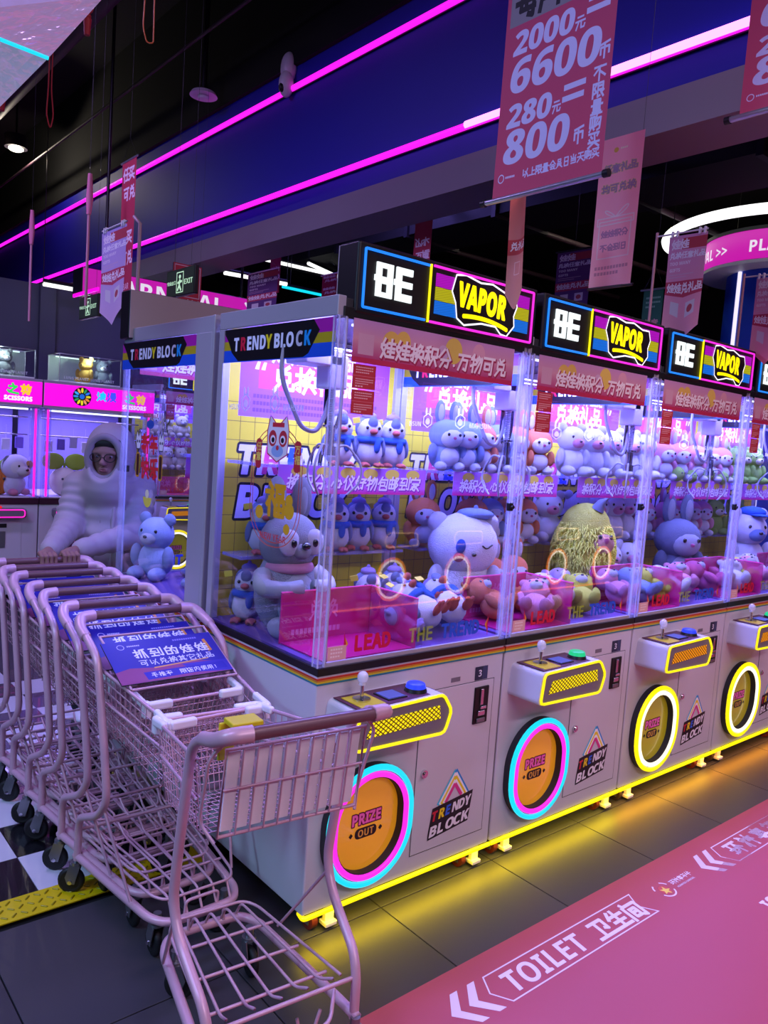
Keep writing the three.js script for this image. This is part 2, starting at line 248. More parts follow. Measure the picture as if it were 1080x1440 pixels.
{ // yellow anti-slip strip between dark tiles and checker
  const t = thing('anti_slip_strip', 'yellow anti-slip floor strip between checker and dark tiles', 'floor strip', [0, 0, 0]);
  part(t, 'plate', rspan(-2.6, -0.02, 0.0, 0.006, -0.71, -0.585, 0.002), std(0xd9c400, 0.4, 0.1));
  const nub = [];
  for (let i = 0; i < 60; i++) for (let j = 0; j < 3; j++) { const q = new THREE.CapsuleGeometry(0.0035, 0.018, 2, 6).rotateZ(Math.PI / 2).rotateY((i + j) % 2 ? 0.8 : -0.8); nub.push(q.translate(-1.9 + i * 0.03, 0.0065, -0.685 + j * 0.038)); }
  stuff(part(t, 'raised_grip', nub, std(0x9b8f00, 0.4, 0.1)));
}
// ---------------------------------------------------------------- prints shared by the claw machines
const W = 0.86, DEPTH = 0.72;
const T = {};
T.vapor = tex(700, 330, (c) => {
  const blob = [[60, 30], [150, 18], [300, 40], [420, 30], [560, 62], [660, 60], [690, 120], [660, 180], [672, 240], [600, 306], [540, 300], [480, 262], [330, 262], [160, 292], [90, 262], [70, 180], [30, 120]];
  c.lineJoin = 'round'; poly(c, blob, '#0a0608', '#f4f8ff', 22); poly(c, blob, '#0a0608');
  c.save(); c.translate(84, 190); c.transform(1.0, 0.05, -0.1, 1.22, 0, 0); words(c, 'VAPOR', 0, 0, 150, '#ffee00', '#ffee00', 12); c.restore();
  c.strokeStyle = '#ffee00'; c.lineWidth = 26; c.lineCap = 'round'; c.beginPath(); c.moveTo(150, 246); c.quadraticCurveTo(380, 222, 600, 272); c.stroke();
});
const stripe = (a, b) => tex(64, 64, (c) => { c.fillStyle = a; c.fillRect(0, 0, 64, 64); c.strokeStyle = b; c.lineWidth = 2; for (let i = -64; i < 64; i += 8) { c.beginPath(); c.moveTo(i, 64); c.lineTo(i + 64, 0); c.stroke(); } });
T.header = tex(1200, 200, (c, w, h) => {
  const g = c.createLinearGradient(0, 0, 0, h); g.addColorStop(0, '#c894c4'); g.addColorStop(0.45, '#dca0b0'); g.addColorStop(1, '#b83070'); c.fillStyle = g; c.fillRect(0, 0, w, h);
  for (const [x, y, r, k] of [[250, 90, 60, '#e8c25a'], [330, 70, 50, '#e8c25a'], [700, 70, 66, '#ecd060'], [620, 90, 40, '#d8b4d0'], [900, 60, 50, '#e0a8b8']]) { c.fillStyle = k; c.beginPath(); c.arc(x, y, r, 0, 7); c.fill(); }
  c.fillStyle = '#c92c58'; c.fillRect(0, h - 26, w, 26);
  c.save(); c.transform(1, 0, -0.12, 1, 24, 0); hanzi(c, '娃娃换积分.万物可兑', 176, 72, 96, '#a8204c', 0.22, 1.06); hanzi(c, '娃娃换积分.万物可兑', 170, 66, 96, '#fbf2f6', 0.15, 1.06); c.restore();
  c.fillStyle = '#d9a9bc'; c.fillRect(34, 64, 100, 96);
});
T.strip = tex(1100, 150, (c, w, h) => {
  const g = c.createLinearGradient(0, 0, 0, h); g.addColorStop(0, '#b46ad8'); g.addColorStop(0.75, '#c86ad0'); g.addColorStop(1, '#d81f80'); c.fillStyle = g; c.fillRect(0, 0, w, h);
  for (let i = 0; i < 6; i++) { c.fillStyle = '#e6cf4a'; c.beginPath(); c.ellipse(140 + i * 170, 34, 56, 30, 0, 0, 7); c.fill(); }
  c.save(); c.transform(1, 0, -0.15, 1, 20, 0); hanzi(c, '换积分.心仪好物包邮到家', 60, 50, 82, '#8a2a90', 0.2, 1.06); hanzi(c, '换积分.心仪好物包邮到家', 55, 46, 82, '#fdf6ff', 0.13, 1.06); c.restore();
});
T.back = tex(800, 1060, (c, w, h) => {
  c.fillStyle = '#e2d22a'; c.fillRect(0, 0, w, h);
  c.strokeStyle = '#6a5a20'; c.lineWidth = 2; for (let x = 0; x < w; x += 62) { c.beginPath(); c.moveTo(x, 250); c.lineTo(x, h); c.stroke(); } for (let y = 250; y < h; y += 70) { c.beginPath(); c.moveTo(0, y); c.lineTo(w, y); c.stroke(); }
  // boxed block letters of the maker's logo
  const block = (s, x, y, size) => { words(c, s, x, y, size, null, '#15121a', 26); words(c, s, x, y, size, '#e6e2ec', '#e6e2ec', 6); };
  c.save(); c.transform(1, 0, -0.14, 1, 60, 0); block('TRENDY', 60, 515, 150); block('BLOCK', 80, 680, 168); words(c, 'R', 162, 515, 150, '#d23a78'); words(c, 'E', 270, 515, 150, '#2a57d8'); c.restore();
  // purple gift poster on top
  const g = c.createLinearGradient(0, 0, 0, 300); g.addColorStop(0, '#b04ac0'); g.addColorStop(1, '#9a66dc'); c.fillStyle = g; c.fillRect(50, 0, 720, 300);
  c.fillStyle = '#d84a86'; c.fillRect(130, 96, 520, 96);
  hanzi(c, '娃娃换礼品', 180, 8, 82, '#e9dcff', 0.14); hanzi(c, '兑换礼品', 190, 96, 100, '#f4ecff', 0.15); words(c, '“', 110, 180, 120, '#f4ecff'); words(c, '”', 640, 180, 120, '#f4ecff');
  rows(c, 110, 214, 600, 3, 26, 14, '#7a46b0');
});
T.trend = tex(1000, 130, (c) => {
  const px = (s, x, col) => { c.save(); c.translate(x, 104); c.transform(1, 0, 0, 1, 0, 0); words(c, s, 0, 0, 96, col, col, 7, 'left', 'bold', 'monospace'); c.restore(); };
  px('LEAD', 60, '#d8103c'); px('THE', 410, 'rgba(190,214,40,0.28)'); px('TREND', 640, '#1a58d8');
  poly(c, [[0, 20], [26, 65], [0, 110]], '#e8b018'); poly(c, [[0, 0], [14, 65], [0, 130]], '#c8184c'); poly(c, [[1000, 20], [974, 65], [1000, 110]], '#e8b018'); poly(c, [[1000, 0], [986, 65], [1000, 130]], '#c8184c');
});
T.film = tex(1000, 170, (c, w, h) => {
  c.fillStyle = '#b01aa0'; c.fillRect(0, 0, w, 62); c.fillStyle = '#b8a818'; c.fillRect(0, 62, w, 46); c.fillStyle = '#1656d8'; c.fillRect(0, 108, w, 62);
  poly(c, [[0, 0], [830, 0], [880, 50], [800, 150], [760, 165], [170, 165], [100, 120], [60, 60]], '#0a0910');
  const f = (s, x, k) => words(c, s, x, 112, 92, k, k, 4);
  f('T', 120, '#e8f0ff'); f('R', 182, '#d82040'); f('END', 246, '#e8f0ff'); f('Y', 430, '#f0e020'); f('BLO', 500, '#e8f0ff'); f('C', 690, '#c8ccd8'); f('K', 755, '#18a0e8');
});
T.logo = tex(420, 460, (c) => {
  const tri = (s, cols) => { const a = [225, 10 + s], b = [225 - (215 - s) * 0.74, 232], d = [225 + (215 - s) * 0.66, 212]; c.lineJoin = 'miter'; c.lineWidth = 25; c.strokeStyle = cols[0]; c.beginPath(); c.moveTo(...b); c.lineTo(...a); c.stroke(); c.strokeStyle = cols[1]; c.beginPath(); c.moveTo(...a); c.lineTo(...d); c.stroke(); };
  tri(12, ['#30c8e8', '#2890e0']); tri(34, ['#f8fbff', '#f8fbff']); tri(58, ['#f4e010', '#f4e010']); tri(84, ['#f8fbff', '#f8fbff']); tri(108, ['#e03890', '#e03890']);
  c.save(); c.transform(1, -0.12, -0.16, 1, 66, 40);
  const f = (s, x, y, k, sz = 128) => { words(c, s, x, y, sz, null, '#16131c', 26); words(c, s, x, y, sz, k, k, 3); };
  poly(c, [[-6, 205], [375, 205], [378, 420], [-6, 420]], '#16131c'); const wide = (str, x, y, cols, sz) => { let p = x; [...str].forEach((ch, i) => { words(c, ch, p, y, sz, cols[i] ?? '#eceaf2', cols[i] ?? '#eceaf2', 4); p += 62; }); };
  wide('TRENDY', 2, 300, ['#d02038', '#f0d818', '#2868e0'], 92); c.save(); c.translate(2, 405); c.scale(1.2, 1); wide('BLOCK', 0, 0, [], 98); c.restore();
  c.restore();
});
T.prize = tex(512, 512, (c) => {
  c.lineJoin = 'round'; c.save(); c.translate(256, 245); c.scale(1, 1.1); words(c, 'PRIZE', 0, 0, 118, null, '#2a0a20', 24, 'center'); words(c, 'PRIZE', 0, 0, 118, '#f07ac0', '#e02898', 9, 'center'); c.restore();
  c.fillStyle = '#1c1410'; c.beginPath(); c.roundRect(140, 278, 232, 92, 40); c.fill(); words(c, 'OUT', 256, 356, 86, '#e8b040', null, 0, 'center');
  for (const x of [98, 414]) poly(c, [[x, 300], [x + 22, 324], [x, 348], [x - 22, 324]], '#1c1410');
});
T.grille = tex(256, 64, (c) => { c.fillStyle = '#fff'; c.fillRect(0, 0, 256, 64); c.strokeStyle = '#2a2000'; c.lineWidth = 3; for (let i = -64; i < 320; i += 16) { c.beginPath(); c.moveTo(i, 0); c.lineTo(i + 64, 64); c.moveTo(i + 64, 0); c.lineTo(i, 64); c.stroke(); } });
T.notice = tex(160, 300, (c) => { c.fillStyle = '#c8323e'; c.fillRect(0, 0, 160, 300); c.fillStyle = '#e0808a'; c.fillRect(0, 140, 160, 6); rows(c, 20, 30, 120, 3, 32, 13, '#f0c8c8'); rows(c, 20, 176, 120, 3, 28, 11, '#f0c8c8'); rows(c, 20, 262, 60, 1, 20, 18, '#f0c8c8'); });
T.plate = (n) => tex(128, 96, (c) => { c.fillStyle = '#262a44'; c.fillRect(0, 0, 128, 96); words(c, n, 34, 72, 66, '#e8e8f4'); c.fillStyle = '#3b4064'; c.fillRect(78, 0, 50, 96); });
T.peg = tex(64, 64, (c) => { c.fillStyle = '#e8b0b0'; c.fillRect(0, 0, 64, 64); rows(c, 10, 10, 40, 3, 16, 8, '#f8e0e0'); });
T.board = tex(512, 200, (c) => { c.fillStyle = '#d8147e'; c.fillRect(0, 0, 512, 200); hanzi(c, '兑换款', 150, 40, 80, '#f080c8', 0.12); rows(c, 60, 150, 380, 1, 20, 22, '#f080c8'); });
const MM = {
  vapor: new THREE.MeshStandardMaterial({ map: T.vapor, transparent: true, roughness: 0.4, emissive: 0xffffff, emissiveMap: T.vapor, emissiveIntensity: 1.0 }),
  sm: lit(stripe('#c40fd0', '#8a0898'), 0.9), sy: lit(stripe('#d2ca18', '#8a8410'), 0.85), sb: lit(stripe('#1478f0', '#0a50b0'), 0.95),
  header: print(T.header, 0.5), strip: print(T.strip, 0.5), back: print(T.back, 0.55), trend: decal(T.trend), film: print(T.film, 0.4), logo: decal(T.logo), prize: decal(T.prize),
  etch: decal(tex(800, 160, (c) => { for (const x of [180, 480]) { c.strokeStyle = 'rgba(235,235,255,0.75)'; c.lineWidth = 7; c.beginPath(); for (let i = 0; i < 6; i++) c.lineTo(x + Math.sin(i * 1.047) * 46, 90 + Math.cos(i * 1.047) * 46); c.closePath(); c.stroke(); c.fillStyle = 'rgba(235,235,255,0.6)'; c.beginPath(); c.arc(x, 96, 22, 0, 7); c.fill(); for (const s of [-18, 18]) { c.beginPath(); c.ellipse(x + s, 30, 10, 26, 0, 0, 7); c.fill(); } } words(c, 'MAHSUN', 560, 130, 44, 'rgba(235,235,255,0.7)'); words(c, 'MAHSUN', -70, 130, 44, 'rgba(235,235,255,0.7)'); })),
  notice: print(T.notice), peg: decal(T.peg), board: std(0xffffff, 0.15, 0, { map: T.board, transparent: true, opacity: 0.62 }), chute: std(0xd8147e, 0.15, 0, { transparent: true, opacity: 0.5 }), chuteEdge: std(0xff60b0, 0.2), chuteFloor: std(0xb01068, 0.3),
  gy: new THREE.MeshStandardMaterial({ color: 0x222200, emissive: 0xffdf00, emissiveMap: T.grille, emissiveIntensity: 1.2, roughness: 0.5 }), go: new THREE.MeshStandardMaterial({ color: 0x221200, emissive: 0xff9800, emissiveMap: T.grille, emissiveIntensity: 1.15, roughness: 0.5 }),
  post: std(0xc9cdfa, 0.12, 0, { transparent: true, opacity: 0.22 }), edge: std(0xdfe3ff, 0.15, 0, { transparent: true, opacity: 0.55 }), sheet: std(0x23252c, 0.55), inner: std(0xd6d4ea, 0.5), knob: std(0xf4f8ff, 0.05, 0, { transparent: true, opacity: 0.55, clearcoat: 1 }),
  greenButton: glow(0x18d890, 0.9), blueButton: glow(0x2840ff, 1.1), screen: glow(0x5a64e8, 0.7), panelGrey: std(0x77727c, 0.5), cableWhite: std(0xa8a8b4, 0.5), cableBlack: std(0x1c1c22, 0.4),
  stripeRed: std(0xc02818, 0.5), stripeOrange: std(0xd08018, 0.5), stripeYellow: std(0xd8c020, 0.5), stripeTeal: std(0x1c7c8a, 0.5), led: glow(0xdfe2ff, 2.2), filmBlue: std(0x1656d8, 0.4),
};
const beShape = (() => { // the block letters of the left half of the sign
  const b = shapeOf([[0, 0.045], [0.006, 0.045], [0.006, 0], [0.07, 0], [0.07, 0.1], [0.006, 0.1], [0.006, 0.062], [0, 0.062]]);
  for (const y of [0.014, 0.06]) b.holes.push(new THREE.Path([[0.026, y], [0.05, y], [0.05, y + 0.026], [0.026, y + 0.026]].map((p) => new THREE.Vector2(...p))));
  const e = shapeOf([[0.084, 0], [0.15, 0], [0.15, 0.022], [0.106, 0.022], [0.106, 0.042], [0.15, 0.042], [0.15, 0.06], [0.106, 0.06], [0.106, 0.08], [0.15, 0.08], [0.15, 0.1], [0.084, 0.1], [0.084, 0.062], [0.077, 0.062], [0.077, 0.045], [0.084, 0.045]]);
  return [b, e];
})();
function lightSign(m, z0 = 0) { // the lit advertising box on top
  const s = part(m, 'sign_box', rspan(0.055, 0.875, 1.945, 2.155, z0 - 0.1, z0, 0.008), M.black);
  const y = 1.945, f = z0 + 0.004, r = 0.0042;
  part(s, 'sign_back', rspan(0.058, 0.872, 1.948, 2.152, z0 - 0.104, z0 - 0.1, 0.001), std(0xb9a8b0, 0.5), 'pale metal back plate');
  part(s, 'blue_tube', tube([[0.055 + 0.28, y + 0.19, f], [0.078, y + 0.19, f], [0.078, y + 0.02, f], [0.055 + 0.275, y + 0.02, f]], r, 7, 0.004), M.blueNeon);
  part(s, 'yellow_tube', tube([[0.343, y + 0.195, f], [0.343, y + 0.015, f]], r, 7), M.neonYellow);
  part(s, 'magenta_tube', tube([[0.356, y + 0.193, f], [0.848, y + 0.193, f], [0.848, y + 0.018, f], [0.352, y + 0.018, f]], r, 7, 0.004), M.magenta);
  for (const [k, sh] of beShape.entries()) part(s, 'sign_letter', extrude(sh, 0.006, 0, 0.118, y + 0.06, z0), M.whiteGlow, k ? 'white lit letter E' : 'white lit letter B');
  for (const [k, mt] of [MM.sm, MM.sy, MM.sb].entries()) part(s, 'stripe_panel', bx(0.46, 0.041, 0.003, 0.6, y + 0.153 - k * 0.043, z0 + 0.001), mt, ['magenta stripe', 'yellow stripe', 'blue stripe'][k]);
  part(s, 'lettered_panel', plane(0.335, 0.186, 0.597, y + 0.104, z0 + 0.0048), MM.vapor, 'black and yellow brush lettering');
  return s;
}
function prizeRing(m, outer, inner, door, y = 0.335, x = 0.232) {
  const o = stadium(0.34, 0.386, 0.172), i = stadium(0.296, 0.342, 0.15), d = part(m, 'prize_hatch', (() => { const s = stadium(0.352, 0.398, 0.178); s.holes.push(new THREE.Path(stadium(0.272, 0.318, 0.137).getPoints(12))); return extrude(s, 0.03, 0.002, x, y, 0.002, 12); })(), MM.sheet);
  part(d, 'outer_ring', tube(outline(o, 0.034).map((p) => V(p.x + x, p.y + y, p.z)), 0.0105, 8, 0, true), outer);
  part(d, 'inner_ring', tube(outline(i, 0.034).map((p) => V(p.x + x, p.y + y, p.z)), 0.0105, 8, 0, true), inner);
  const well = stadium(0.276, 0.322, 0.139), hole = new THREE.Path(stadium(0.27, 0.316, 0.136).getPoints(12)); well.holes.push(hole);
  part(d, 'well', extrude(well, 0.03, 0, x, y, 0.002, 12), M.purple);
  part(d, 'emissive_flap_door', extrude(stadium(0.27, 0.316, 0.136), 0.004, 0.001, x, y, 0.002, 12), door);  // brightness helped by the emission put into the door material
  part(d, 'door_print', plane(0.2, 0.2, x, y - 0.005, 0.0085), MM.prize);
}
const panelShape = () => { const s = new THREE.Shape(), q = [[0.05, 0.775], [0.405, 0.782], [0.447, 0.722], [0.42, 0.648], [0.035, 0.658]]; const n = q.length; q.forEach((p, i) => { const a = q[(i + n - 1) % n], b = q[(i + 1) % n], la = Math.hypot(a[0] - p[0], a[1] - p[1]), lb = Math.hypot(b[0] - p[0], b[1] - p[1]), k = 0.018; const u = [p[0] + (a[0] - p[0]) / la * k, p[1] + (a[1] - p[1]) / la * k], w = [p[0] + (b[0] - p[0]) / lb * k, p[1] + (b[1] - p[1]) / lb * k]; i ? s.lineTo(...u) : s.moveTo(...u); s.quadraticCurveTo(...p, ...w); }); s.closePath(); return s; };
function controlPanel(m, grille, edge, button, lite) {
  const sh = panelShape(), p = part(m, 'control_panel', extrude(sh, 0.146, 0.002, 0, 0, 0, 6), M.steel);
  const shrink = (k, z) => sh.getSpacedPoints(60).slice(0, 60).map((q) => V(0.24 + (q.x - 0.24) * k, 0.716 + (q.y - 0.716) * k * (k < 0.9 ? 0.82 : 1), z));
  part(p, 'face_plate', extrude(shapeOf(shrink(0.965, 0).map((v) => [v.x, v.y])), 0.002, 0, 0, 0, 0.148), MM.panelGrey);
  part(p, 'outline_light', tube(shrink(0.965, 0.152), 0.0052, 7, 0, true), edge);
  const fp = [[0.105, 0.74], [0.385, 0.747], [0.392, 0.702], [0.085, 0.692]], gg = new THREE.ShapeGeometry(shapeOf(fp)).translate(0, 0, 0.1515), uv = gg.attributes.uv;
  for (let i = 0; i < uv.count; i++) uv.setXY(i, (uv.getX(i) - 0.08) / 0.32, (uv.getY(i) - 0.69) / 0.06);
  part(p, 'light_grille', gg, grille);
  if (lite) return;
  part(p, 'top_deck', rspan(0.06, 0.4, 0.779, 0.783, 0.01, 0.14, 0.002), std(0x53203a, 0.4)); part(p, 'yellow_decal', rspan(0.075, 0.17, 0.7825, 0.785, 0.03, 0.135, 0.001), std(0xc9b414, 0.4));
  const sc = part(p, 'screen', rspan(0.19, 0.27, 0.7825, 0.787, 0.045, 0.12, 0.002), M.black); part(sc, 'screen_glow', rspan(0.196, 0.264, 0.7865, 0.7885, 0.051, 0.114, 0.0008), MM.screen);
  const j = part(p, 'joystick', cyl(0.028, 0.006, 0.12, 0.787, 0.075), M.chrome); part(j, 'stick', cyl(0.006, 0.05, 0.12, 0.812, 0.075), M.chrome);
  part(j, 'knob', [ell(0.018, 0.02, 0.018, 0.12, 0.855, 0.075, 10), cyl(0.012, 0.012, 0.12, 0.838, 0.075, 'y', 8)], MM.knob);
  const b = part(p, 'button', cyl(0.038, 0.012, 0.335, 0.789, 0.085, 'y', 24, 0.034), M.dark); part(b, 'button_cap', [cyl(0.034, 0.014, 0.335, 0.8, 0.085, 'y', 24, 0.03), ell(0.03, 0.006, 0.03, 0.335, 0.807, 0.085)], button);
}
function caster(m, x, z, mat) {
  const c = part(m, 'caster', [span(x - 0.016, x - 0.012, 0.02, 0.07, z - 0.014, z + 0.014), span(x + 0.012, x + 0.016, 0.02, 0.07, z - 0.014, z + 0.014)], M.zinc);
  part(c, 'wheel', cyl(0.031, 0.022, x, 0.031, z, 'x', 20), mat); part(c, 'hub', cyl(0.012, 0.028, x, 0.031, z, 'x', 14), M.zinc);
}
function claw(m, cx, cz, loopMat) {
  const g = part(m, 'claw_carriage', [rb(0.15, 0.055, 0.12, 0.006, cx, 1.835, cz), rb(0.075, 0.11, 0.08, 0.006, cx + 0.06, 1.79, cz + 0.02)], M.white);
  const rail = part(m, 'gantry_rail', [cyl(0.008, 0.8, 0.43, 1.862, cz - 0.05, 'x', 8), cyl(0.008, 0.8, 0.43, 1.862, cz + 0.05, 'x', 8)], M.chrome);
  const coil = []; for (let i = 0; i <= 120; i++) { const a = i * 0.9; coil.push(V(cx + 0.06 + Math.cos(a) * 0.009, 1.735 - i * 0.0011, cz + 0.03 + Math.sin(a) * 0.009)); }
  part(g, 'coil_cable', tube(coil, 0.0028, 4), MM.cableWhite);
  const hx = cx + 0.06, hz = cz + 0.03, hub = part(g, 'claw_head', [cyl(0.017, 0.07, hx, 1.57, hz, 'y', 14), cyl(0.024, 0.03, hx, 1.53, hz, 'y', 14), cyl(0.03, 0.008, hx, 1.612, hz, 'y', 14)], M.chrome);
  for (let k = 0; k < 3; k++) { const a = k * 2.094 + 0.5, C = Math.cos(a), S = Math.sin(a); part(hub, 'claw_arm', tube([[hx + C * 0.02, 1.54, hz + S * 0.02], [hx + C * 0.06, 1.555, hz + S * 0.06], [hx + C * 0.115, 1.49, hz + S * 0.115], [hx + C * 0.115, 1.43, hz + S * 0.115], [hx + C * 0.07, 1.385, hz + S * 0.07]], 0.0042, 6, 0.03), MM.cableWhite); }
  part(m, 'hanging_cable', tube([[cx - 0.12, 1.86, cz], [cx - 0.13, 1.76, cz], [cx - 0.06, 1.6, cz + 0.03], [cx + 0.0, 1.585, cz + 0.03], [cx + 0.05, 1.66, cz + 0.02], [cx + 0.1, 1.85, cz - 0.04]], 0.008, 6, 0.06), loopMat);
  part(m, 'hanging_cable', tube([[cx + 0.05, 1.85, cz + 0.01], [cx + 0.055, 1.65, cz], [cx + 0.07, 1.6, cz], [cx + 0.1, 1.6, cz], [cx + 0.12, 1.66, cz], [cx + 0.12, 1.85, cz]], 0.007, 6, 0.03), MM.cableBlack);
}
function clawMachine(name, label, x, z, turn, o) {
  const m = thing(name, label, 'claw machine', [x, 0, z], turn, o.group), w = W - 0.006, D = o.depth ?? DEPTH;
  const cab = part(m, 'cabinet', rspan(0.003, w, 0.085, 0.86, -D, 0, 0.006), M.steel);
  part(m, 'base_light_strip', tube(o.wrap ? [[0.012, 0.08, -0.03], [0.004, 0.08, 0.006], [w, 0.08, 0.006]] : [[0.004, 0.08, 0.006], [w, 0.08, 0.006]], 0.0085, 8, 0.01), o.base ?? M.yellow);
  if (o.light !== false) areaLight('base_light', o.baseColor ?? 0xffd800, o.baseK ?? 20, w, 0.03, [W / 2, 0.068, 0.004], [0, -1, 0.45], m);
  for (const [k, mt] of [M.black, MM.stripeRed, MM.stripeOrange, MM.stripeYellow, MM.stripeTeal].entries()) part(m, 'edge_stripe', rspan(0.001 + k * 0.0002, w + 0.002 - k * 0.0002, k ? 0.863 - k * 0.0055 - 0.018 : 0.852, k ? 0.8685 - k * 0.0055 - 0.018 : 0.876, -D - 0.002, 0.004 - k * 0.0003, 0.001), mt);
  prizeRing(m, o.outer, o.inner, o.door);
  controlPanel(m, o.grille, o.edge, o.button, o.lite);
  lightSign(m);
  if (!o.lite) {
    const dr = part(m, 'service_door', rspan(0.447, 0.81, 0.15, 0.733, -0.004, 0.0022, 0.002), M.steel);
    part(dr, 'door_gap', [span(0.4445, 0.447, 0.148, 0.735, -0.004, 0.0012), span(0.81, 0.8125, 0.148, 0.735, -0.004, 0.0012), span(0.4445, 0.8125, 0.7325, 0.735, -0.004, 0.0012), span(0.4445, 0.8125, 0.148, 0.15, -0.004, 0.0012)], std(0x4a4652, 0.6));
    part(dr, 'door_lock', [cyl(0.014, 0.01, 0.482, 0.441, 0.006, 'z'), cyl(0.008, 0.016, 0.482, 0.441, 0.008, 'z')], M.chrome);
    part(dr, 'logo_print', plane(0.225, 0.246, 0.637, 0.307, 0.0032), MM.logo);
    const cs = part(dr, 'coin_slot', rspan(0.708, 0.782, 0.574, 0.712, 0.001, 0.008, 0.003), M.black);
    part(cs, 'slot_plate', rspan(0.735, 0.75, 0.645, 0.705, 0.008, 0.014, 0.003), M.chrome); part(cs, 'return_lever', [rspan(0.725, 0.76, 0.605, 0.625, 0.008, 0.016, 0.004), rspan(0.738, 0.768, 0.628, 0.64, 0.008, 0.014, 0.003)], M.chrome); part(cs, 'return_tray', rspan(0.722, 0.765, 0.58, 0.596, 0.008, 0.014, 0.003), M.zinc);
    part(m, 'number_plate', plane(0.067, 0.05, 0.739, 0.762, 0.0012), print(T.plate(o.number ?? '3')));
    part(m, 'vent_label', rspan(0.585, 0.63, 0.748, 0.764, 0, 0.0015, 0.0005), MM.panelGrey);
    for (const cxx of [0.07, W - 0.11]) { caster(m, cxx, -0.05, cxx < 0.3 ? o.wheel : M.redWheel); part(m, 'levelling_foot', [rspan(cxx + 0.035, cxx + 0.07, 0.02, 0.075, -0.03, -0.012, 0.003), rspan(cxx + 0.03, cxx + 0.075, 0.012, 0.026, -0.04, 0.0, 0.003)], M.white); caster(m, cxx, -D + 0.06, M.redWheel); }
  }
  // upper cabin
  part(m, 'side_rail', [rspan(0, 0.03, 1.93, 1.99, -D, -0.01, 0.003)], M.frame);
  part(m, 'side_rail', [rspan(w - 0.03, w, 1.93, 1.99, -D, -0.01, 0.003)], M.frame);
  part(m, 'roof', rspan(0.03, w - 0.03, 1.955, 1.985, -D, -0.01, 0.003), MM.sheet);
  part(m, 'front_beam', rspan(0.02, w - 0.02, 1.925, 1.96, -0.06, -0.004, 0.003), M.black);
  if (o.lite) { part(m, 'cabin', [span(0.01, w - 0.01, 0.88, 1.93, -D + 0.02, -D + 0.03)], MM.inner); return m; }
  for (const sx of [0.0, w - 0.03]) part(m, 'rear_post', rspan(sx, sx + 0.03, 0.876, 1.93, -D, -D + 0.035, 0.002), M.frame);
  part(m, 'back_panel', span(0.03, w - 0.03, 0.876, 1.93, -D + 0.004, -D + 0.016), MM.inner);
  part(m, 'back_print', plane(0.794, 1.054, W / 2, 1.403, -D + 0.0175), MM.back);
  part(m, 'tray_floor', span(0.01, w - 0.01, 0.876, 0.884, -D + 0.02, -0.016), M.floorPink);
  const ch = part(m, 'prize_chute', bx(0.38, 0.17, 0.006, 0.225, 0.97, -0.27), MM.board, 'clear magenta acrylic chute wall');
  part(ch, 'chute_side', bx(0.006, 0.17, 0.25, 0.415, 0.97, -0.145), MM.chute); part(ch, 'chute_edge', [bx(0.38, 0.004, 0.007, 0.225, 1.056, -0.27), bx(0.007, 0.004, 0.25, 0.415, 1.056, -0.145)], MM.chuteEdge); part(ch, 'chute_floor', bx(0.37, 0.004, 0.24, 0.225, 0.887, -0.145), MM.chuteFloor);
  const lp = part(m, 'left_pane', plane(D - 0.08, 1.05).rotateY(-Math.PI / 2).translate(0.006, 1.403, -D / 2 - 0.01), M.glass);
  if (o.last) part(m, 'right_pane', plane(D - 0.08, 1.05).rotateY(Math.PI / 2).translate(w - 0.006, 1.403, -D / 2 - 0.01), M.glass);
  part(m, 'front_pane', plane(w - 0.06, 1.05, w / 2, 1.403, -0.008), M.glass);
  for (const [a, b] of [[0.002, 0.026], [w - 0.026, w - 0.002]]) part(m, 'corner_post', rspan(a, b, 0.877, 1.93, -0.026, -0.002, 0.002), MM.post);
  for (const e of [span(0.0, 0.004, 0.877, 1.93, -0.03, -0.026), span(0.026, 0.031, 0.877, 1.93, -0.01, -0.002), span(w - 0.031, w - 0.026, 0.877, 1.93, -0.01, -0.002), span(0, 0.004, 0.877, 1.93, -0.004, 0)]) part(m, 'post_edge', e, MM.edge);
  part(m, 'pane_gasket', [span(0.033, 0.0355, 0.877, 1.93, -0.01, -0.004), span(0.03, w - 0.03, 0.876, 0.889, -0.014, -0.004)], M.frame);
  part(m, 'header_banner', bx(0.72, 0.128, 0.002, 0.415, 1.866, -0.002), MM.header, 'pink printed header banner');
  part(m, 'notice_sticker', [bx(0.088, 0.072, 0.0015, 0.108, 1.762, -0.003), bx(0.088, 0.072, 0.0015, 0.108, 1.686, -0.003)], MM.notice, 'red notice stickers');
  part(m, 'trend_print', plane(0.66, 0.086, 0.43, 0.94, -0.0055), MM.trend, 'LEAD THE TREND printed on the glass');
  part(m, 'price_tag', bx(0.072, 0.045, 0.001, 0.075, 0.915, -0.005), MM.peg);
  part(m, 'pane_lock', [rspan(0.806, 0.826, 1.355, 1.385, -0.006, 0.012, 0.003), cyl(0.007, 0.02, 0.816, 1.37, 0.01, 'z', 10)], M.black);
  const film = part(m, 'side_film', plane(D - 0.04, 0.115).rotateY(-Math.PI / 2).translate(0.0045, 1.87, -D / 2), MM.film, 'TRENDY BLOCK film on the side pane');
  if (!o.plain) part(m, 'glass_print', plane(0.5, 0.1).rotateY(-Math.PI / 2).translate(0.0045, 1.68, -D / 2 - 0.02), MM.etch, 'pale etched emblems on the side pane');
  const led = part(m, 'led_bar', [rspan(0.1, w - 0.1, 1.916, 1.924, -0.075, -0.063, 0.003)], MM.led); part(m, 'rear_led_bar', rspan(0.06, w - 0.06, 1.9, 1.908, -D + 0.04, -D + 0.05, 0.003), MM.led);
  areaLight('cabin_light', o.cabin ?? 0x8e90ff, o.cabinK ?? 40, w - 0.16, 0.4, [W / 2, 1.94, -D / 2], [0, -1, 0], m);
